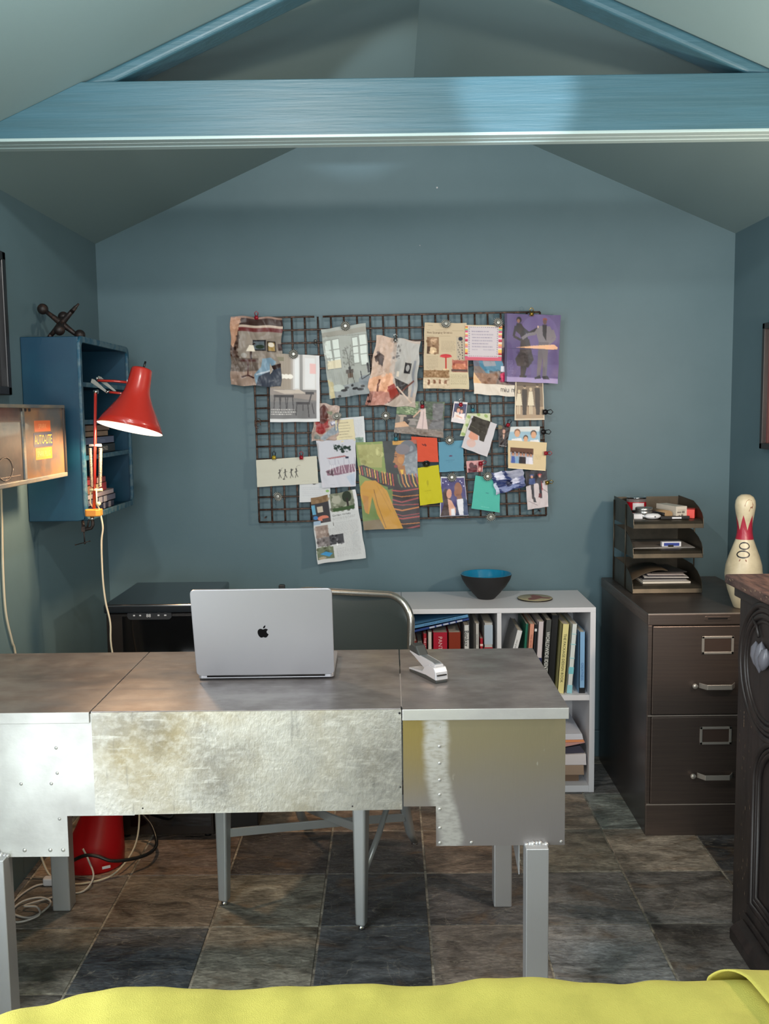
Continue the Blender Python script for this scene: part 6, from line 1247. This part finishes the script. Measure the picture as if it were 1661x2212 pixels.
paper('photograph', 'photo of two people in dark blue uniforms on pale ground', 'photograph', [(1134, 1018), (1181, 1014), (1184, 1094), (1139, 1101)], WHT, p_uni, 1, .5, .005, 'gloss', seed=27)
paper('envelope', 'long off-white card with four tiny black dancing figures', 'card', [(553, 994), (684, 985), (688, 1044), (556, 1052)], WHT, p_dancers, 2, .3, .004, seed=28)
paper('magazine_page', 'white torn page of pale chairs round a pink table', 'magazine page', [(683, 952), (768, 949), (769, 1050), (696, 1054)], WHT, p_chairs, 3, .8, .006, seed=29)
paper('magazine_page', 'large page of a person in striped sweater and mustard trousers', 'magazine page', [(768, 956), (900, 950), (907, 1140), (786, 1144)], WHT, p_woman, 2, .7, .012, 'gloss', seed=30)
paper('newspaper_clipping', 'long curling article page hanging below the grid', 'newspaper', [(671, 1076), (768, 1057), (791, 1204), (687, 1217)], WHT, p_garticle, 3, 1.4, .014, seed=31)
paper('printed_page', 'small white slip behind the off-white card', 'paper', [(647, 1044), (713, 1042), (714, 1083), (647, 1085)], WHT, p_small, 1, .3, .003, seed=32)

# glass flower magnets and clips holding the papers
M_glass = mat('clear_cut_glass', (206, 206, 198), .22, .4)
def flower(px, py, lbl, tilt=(0, 0), lay=3, r=.0215, m=None):
    p = at(px, py, 3.7985-lay*.003-.003); t = empty('flower_magnet', p, lbl, 'magnet', 'glass flower magnets on the wire grid')
    axd = Vector((tilt[0], -1, tilt[1])).normalized()
    q = axd.to_track_quat('Z', 'Y').to_matrix(); m = m or M_glass
    MB().lathe([(.006, -.004), (.008, .0), (r*.80, .0015), (r*.8, .0025), (0, .003)], p, axd, seg=24).build('backing', mat('magnet_backing', (58, 58, 56), .3, .7), t)
    g = MB(); NP = 16
    for k_ in range(NP):
        a = 2*PI*k_/NP; dr2 = Vector((math.cos(a), math.sin(a), 0)); tn = Vector((-dr2.y, dr2.x, 0)); z0 = Vector((0, 0, 1)); hw = r*.10
        P = [dr2*r*.30+z0*.0035, dr2*r*.62+tn*hw+z0*.004, dr2*r+z0*.0050, dr2*r*.62-tn*hw+z0*.004, dr2*r*.66+z0*.0080]
        g.add([p+q @ v for v in P], [(0, 1, 4), (1, 2, 4), (2, 3, 4), (3, 0, 4), (0, 3, 2, 1)])
    g.build('petals', m, t)
    MB().lathe([(r*.34, .003), (r*.36, .007), (r*.22, .0095), (0, .0085)], p, axd, seg=12).build('centre', m, t)
for px, py, lbl, tl, ly in (
    (746, 704, 'glass flower magnet at the top of the page with two windows', (0, 0), 2), (634, 765, 'glass flower magnet on the dining table page', (0, 0), 4), (963, 700, 'glass flower magnet at the top of the yellowed newspaper page', (.1, .5), 2),
    (1076, 697, 'glass flower magnet on the striped note card', (.1, .2), 4), (728, 900, 'tilted glass flower magnet between the floral page and the cream note', (-.2, .8), 3), (833, 898, 'glass flower magnet alone on the wires left of the garden photo', (0, 0), 0),
    (971, 951, 'glass flower magnet at the top of the sky-blue card', (0, .1), 1), (976, 1031, 'glass flower magnet on the starry couple photo', (0, 0), 2), (1053, 1029, 'glass flower magnet joining turquoise card and blue photo', (.1, 0), 4),
    (1060, 1116, 'glass flower magnet lowest of all, under the turquoise card', (0, -.3), 2), (601, 1072, 'glass flower magnet alone on the wires under the dancing figures card', (-.3, -.2), 0)): flower(px, py, lbl, tl, ly)
flower(921, 1001, 'dark smoky flower magnet between the orange and yellow cards', (0, -.6), 3, .018, mat('smoky_cut_glass', (92, 92, 90), .15, .8))
M_cl = {'gold': mat('brass_clip', (170, 140, 70), .25, .9), 'silver': mat('silver_clip', (170, 170, 168), .25, .9), 'red': mat('red_clip', (150, 22, 40), .2, .2, coat=.6), 'teal': mat('teal_clip', (40, 112, 132), .2, .2, coat=.6), 'black': mat('black_clip', (24, 22, 24), .3, .3), 'yellow': mat('yellow_clip', (176, 150, 40), .3, .2)}
def clip(px, py, lbl, kc, kb, lay=3, ang=0, s=1.0):
    """small bulldog clip: jaws, body and a round knob"""
    p = at(px, py, 3.7985-lay*.003-.004); t = empty('magnet_clip', p, lbl, 'clip', 'small clips on the wire grid')
    R_ = Matrix.Translation(p) @ Matrix.Rotation(math.radians(ang), 4, 'Y') @ Matrix.Scale(s, 4)
    MB().prism([(-.008, -.012), (.008, -.012), (.0055, .004), (-.0055, .004)], -.006, .004, 1, M=R_).build('jaw', M_cl[kb], t, bevel=.001)
    g = MB(); c_ = R_ @ Vector((0, -.006, -.004)); g.lathe([(0, -.004), (.006*s, -.003), (.0085*s, .001), (.006*s, .005), (0, .006)], c_, (0, -1, 0), seg=20); g.build('knob', M_cl[kc], t)
    g = MB(); g.tube([R_ @ Vector(q) for q in ((-.0045, 0, .003), (-.007, -.003, .014), (0, -.004, .020), (.007, -.003, .014), (.0045, 0, .003))], .0015*s, 8); g.build('wire_handle', M_cl[kb], t)
for a in ((554, 684, 'red clip on the crumpled lounge page', 'red', 'red', 1), (1148, 676, 'brass clip at the top of the purple page', 'gold', 'gold', 4), (854, 733, 'silver clip at the top of the crumpled pinkish page', 'silver', 'silver', 2),
    (592, 986, 'yellow and black clip on the dancing figures card', 'yellow', 'black', 3), (651, 986, 'pink-red clip on the right of the dancing figures card', 'red', 'red', 3), (1021, 884, 'teal clip above the folded leaflet', 'teal', 'black', 4),
    (855, 946, 'pale blue clip at the top of the striped sweater page', 'teal', 'black', 3), (912, 876, 'dark red clip on the garden photo', 'red', 'black', 3), (995, 872, 'red and silver clip on the instant photo', 'red', 'silver', 2), (1098, 916, 'red clip on the little dark photo', 'red', 'black', 2, 25),
    (1181, 979, 'red clip at the right edge of the cream card', 'red', 'red', 3, 90), (1184, 1042, 'brass clip at the right of the uniforms photo', 'gold', 'gold', 2, 80), (1040, 1001, 'bright red clip on the tiny pink photo', 'red', 'red', 2, 70),
    (1180, 890, 'black clip sticking out right of the sepia photo', 'black', 'black', 2, 90, 1.25), (1176, 933, 'black clip sticking out right of the three people photo', 'black', 'black', 1, 90, 1.25), (681, 738, 'tiny glass clip on the bare wires near the top', 'silver', 'black', 0, 180, .7)): clip(*a)
# two small specks of hardware left in the wall above the board
for px, py, l_ in ((944, 405, 'white screw head high on the back wall'), (907, 530, 'tiny white wall plug mark below the screw head')):
    p = at(px, py, YB-.002); tag(MB().lathe([(.0035 if py < 450 else .002, 0), (.003 if py < 450 else .0016, .0015), (0, .002)], (p.x, YB, p.z), (0, -1, 0), seg=14).build('wall_screw', M_white, loc=(p.x, YB, p.z)), l_, 'screw')
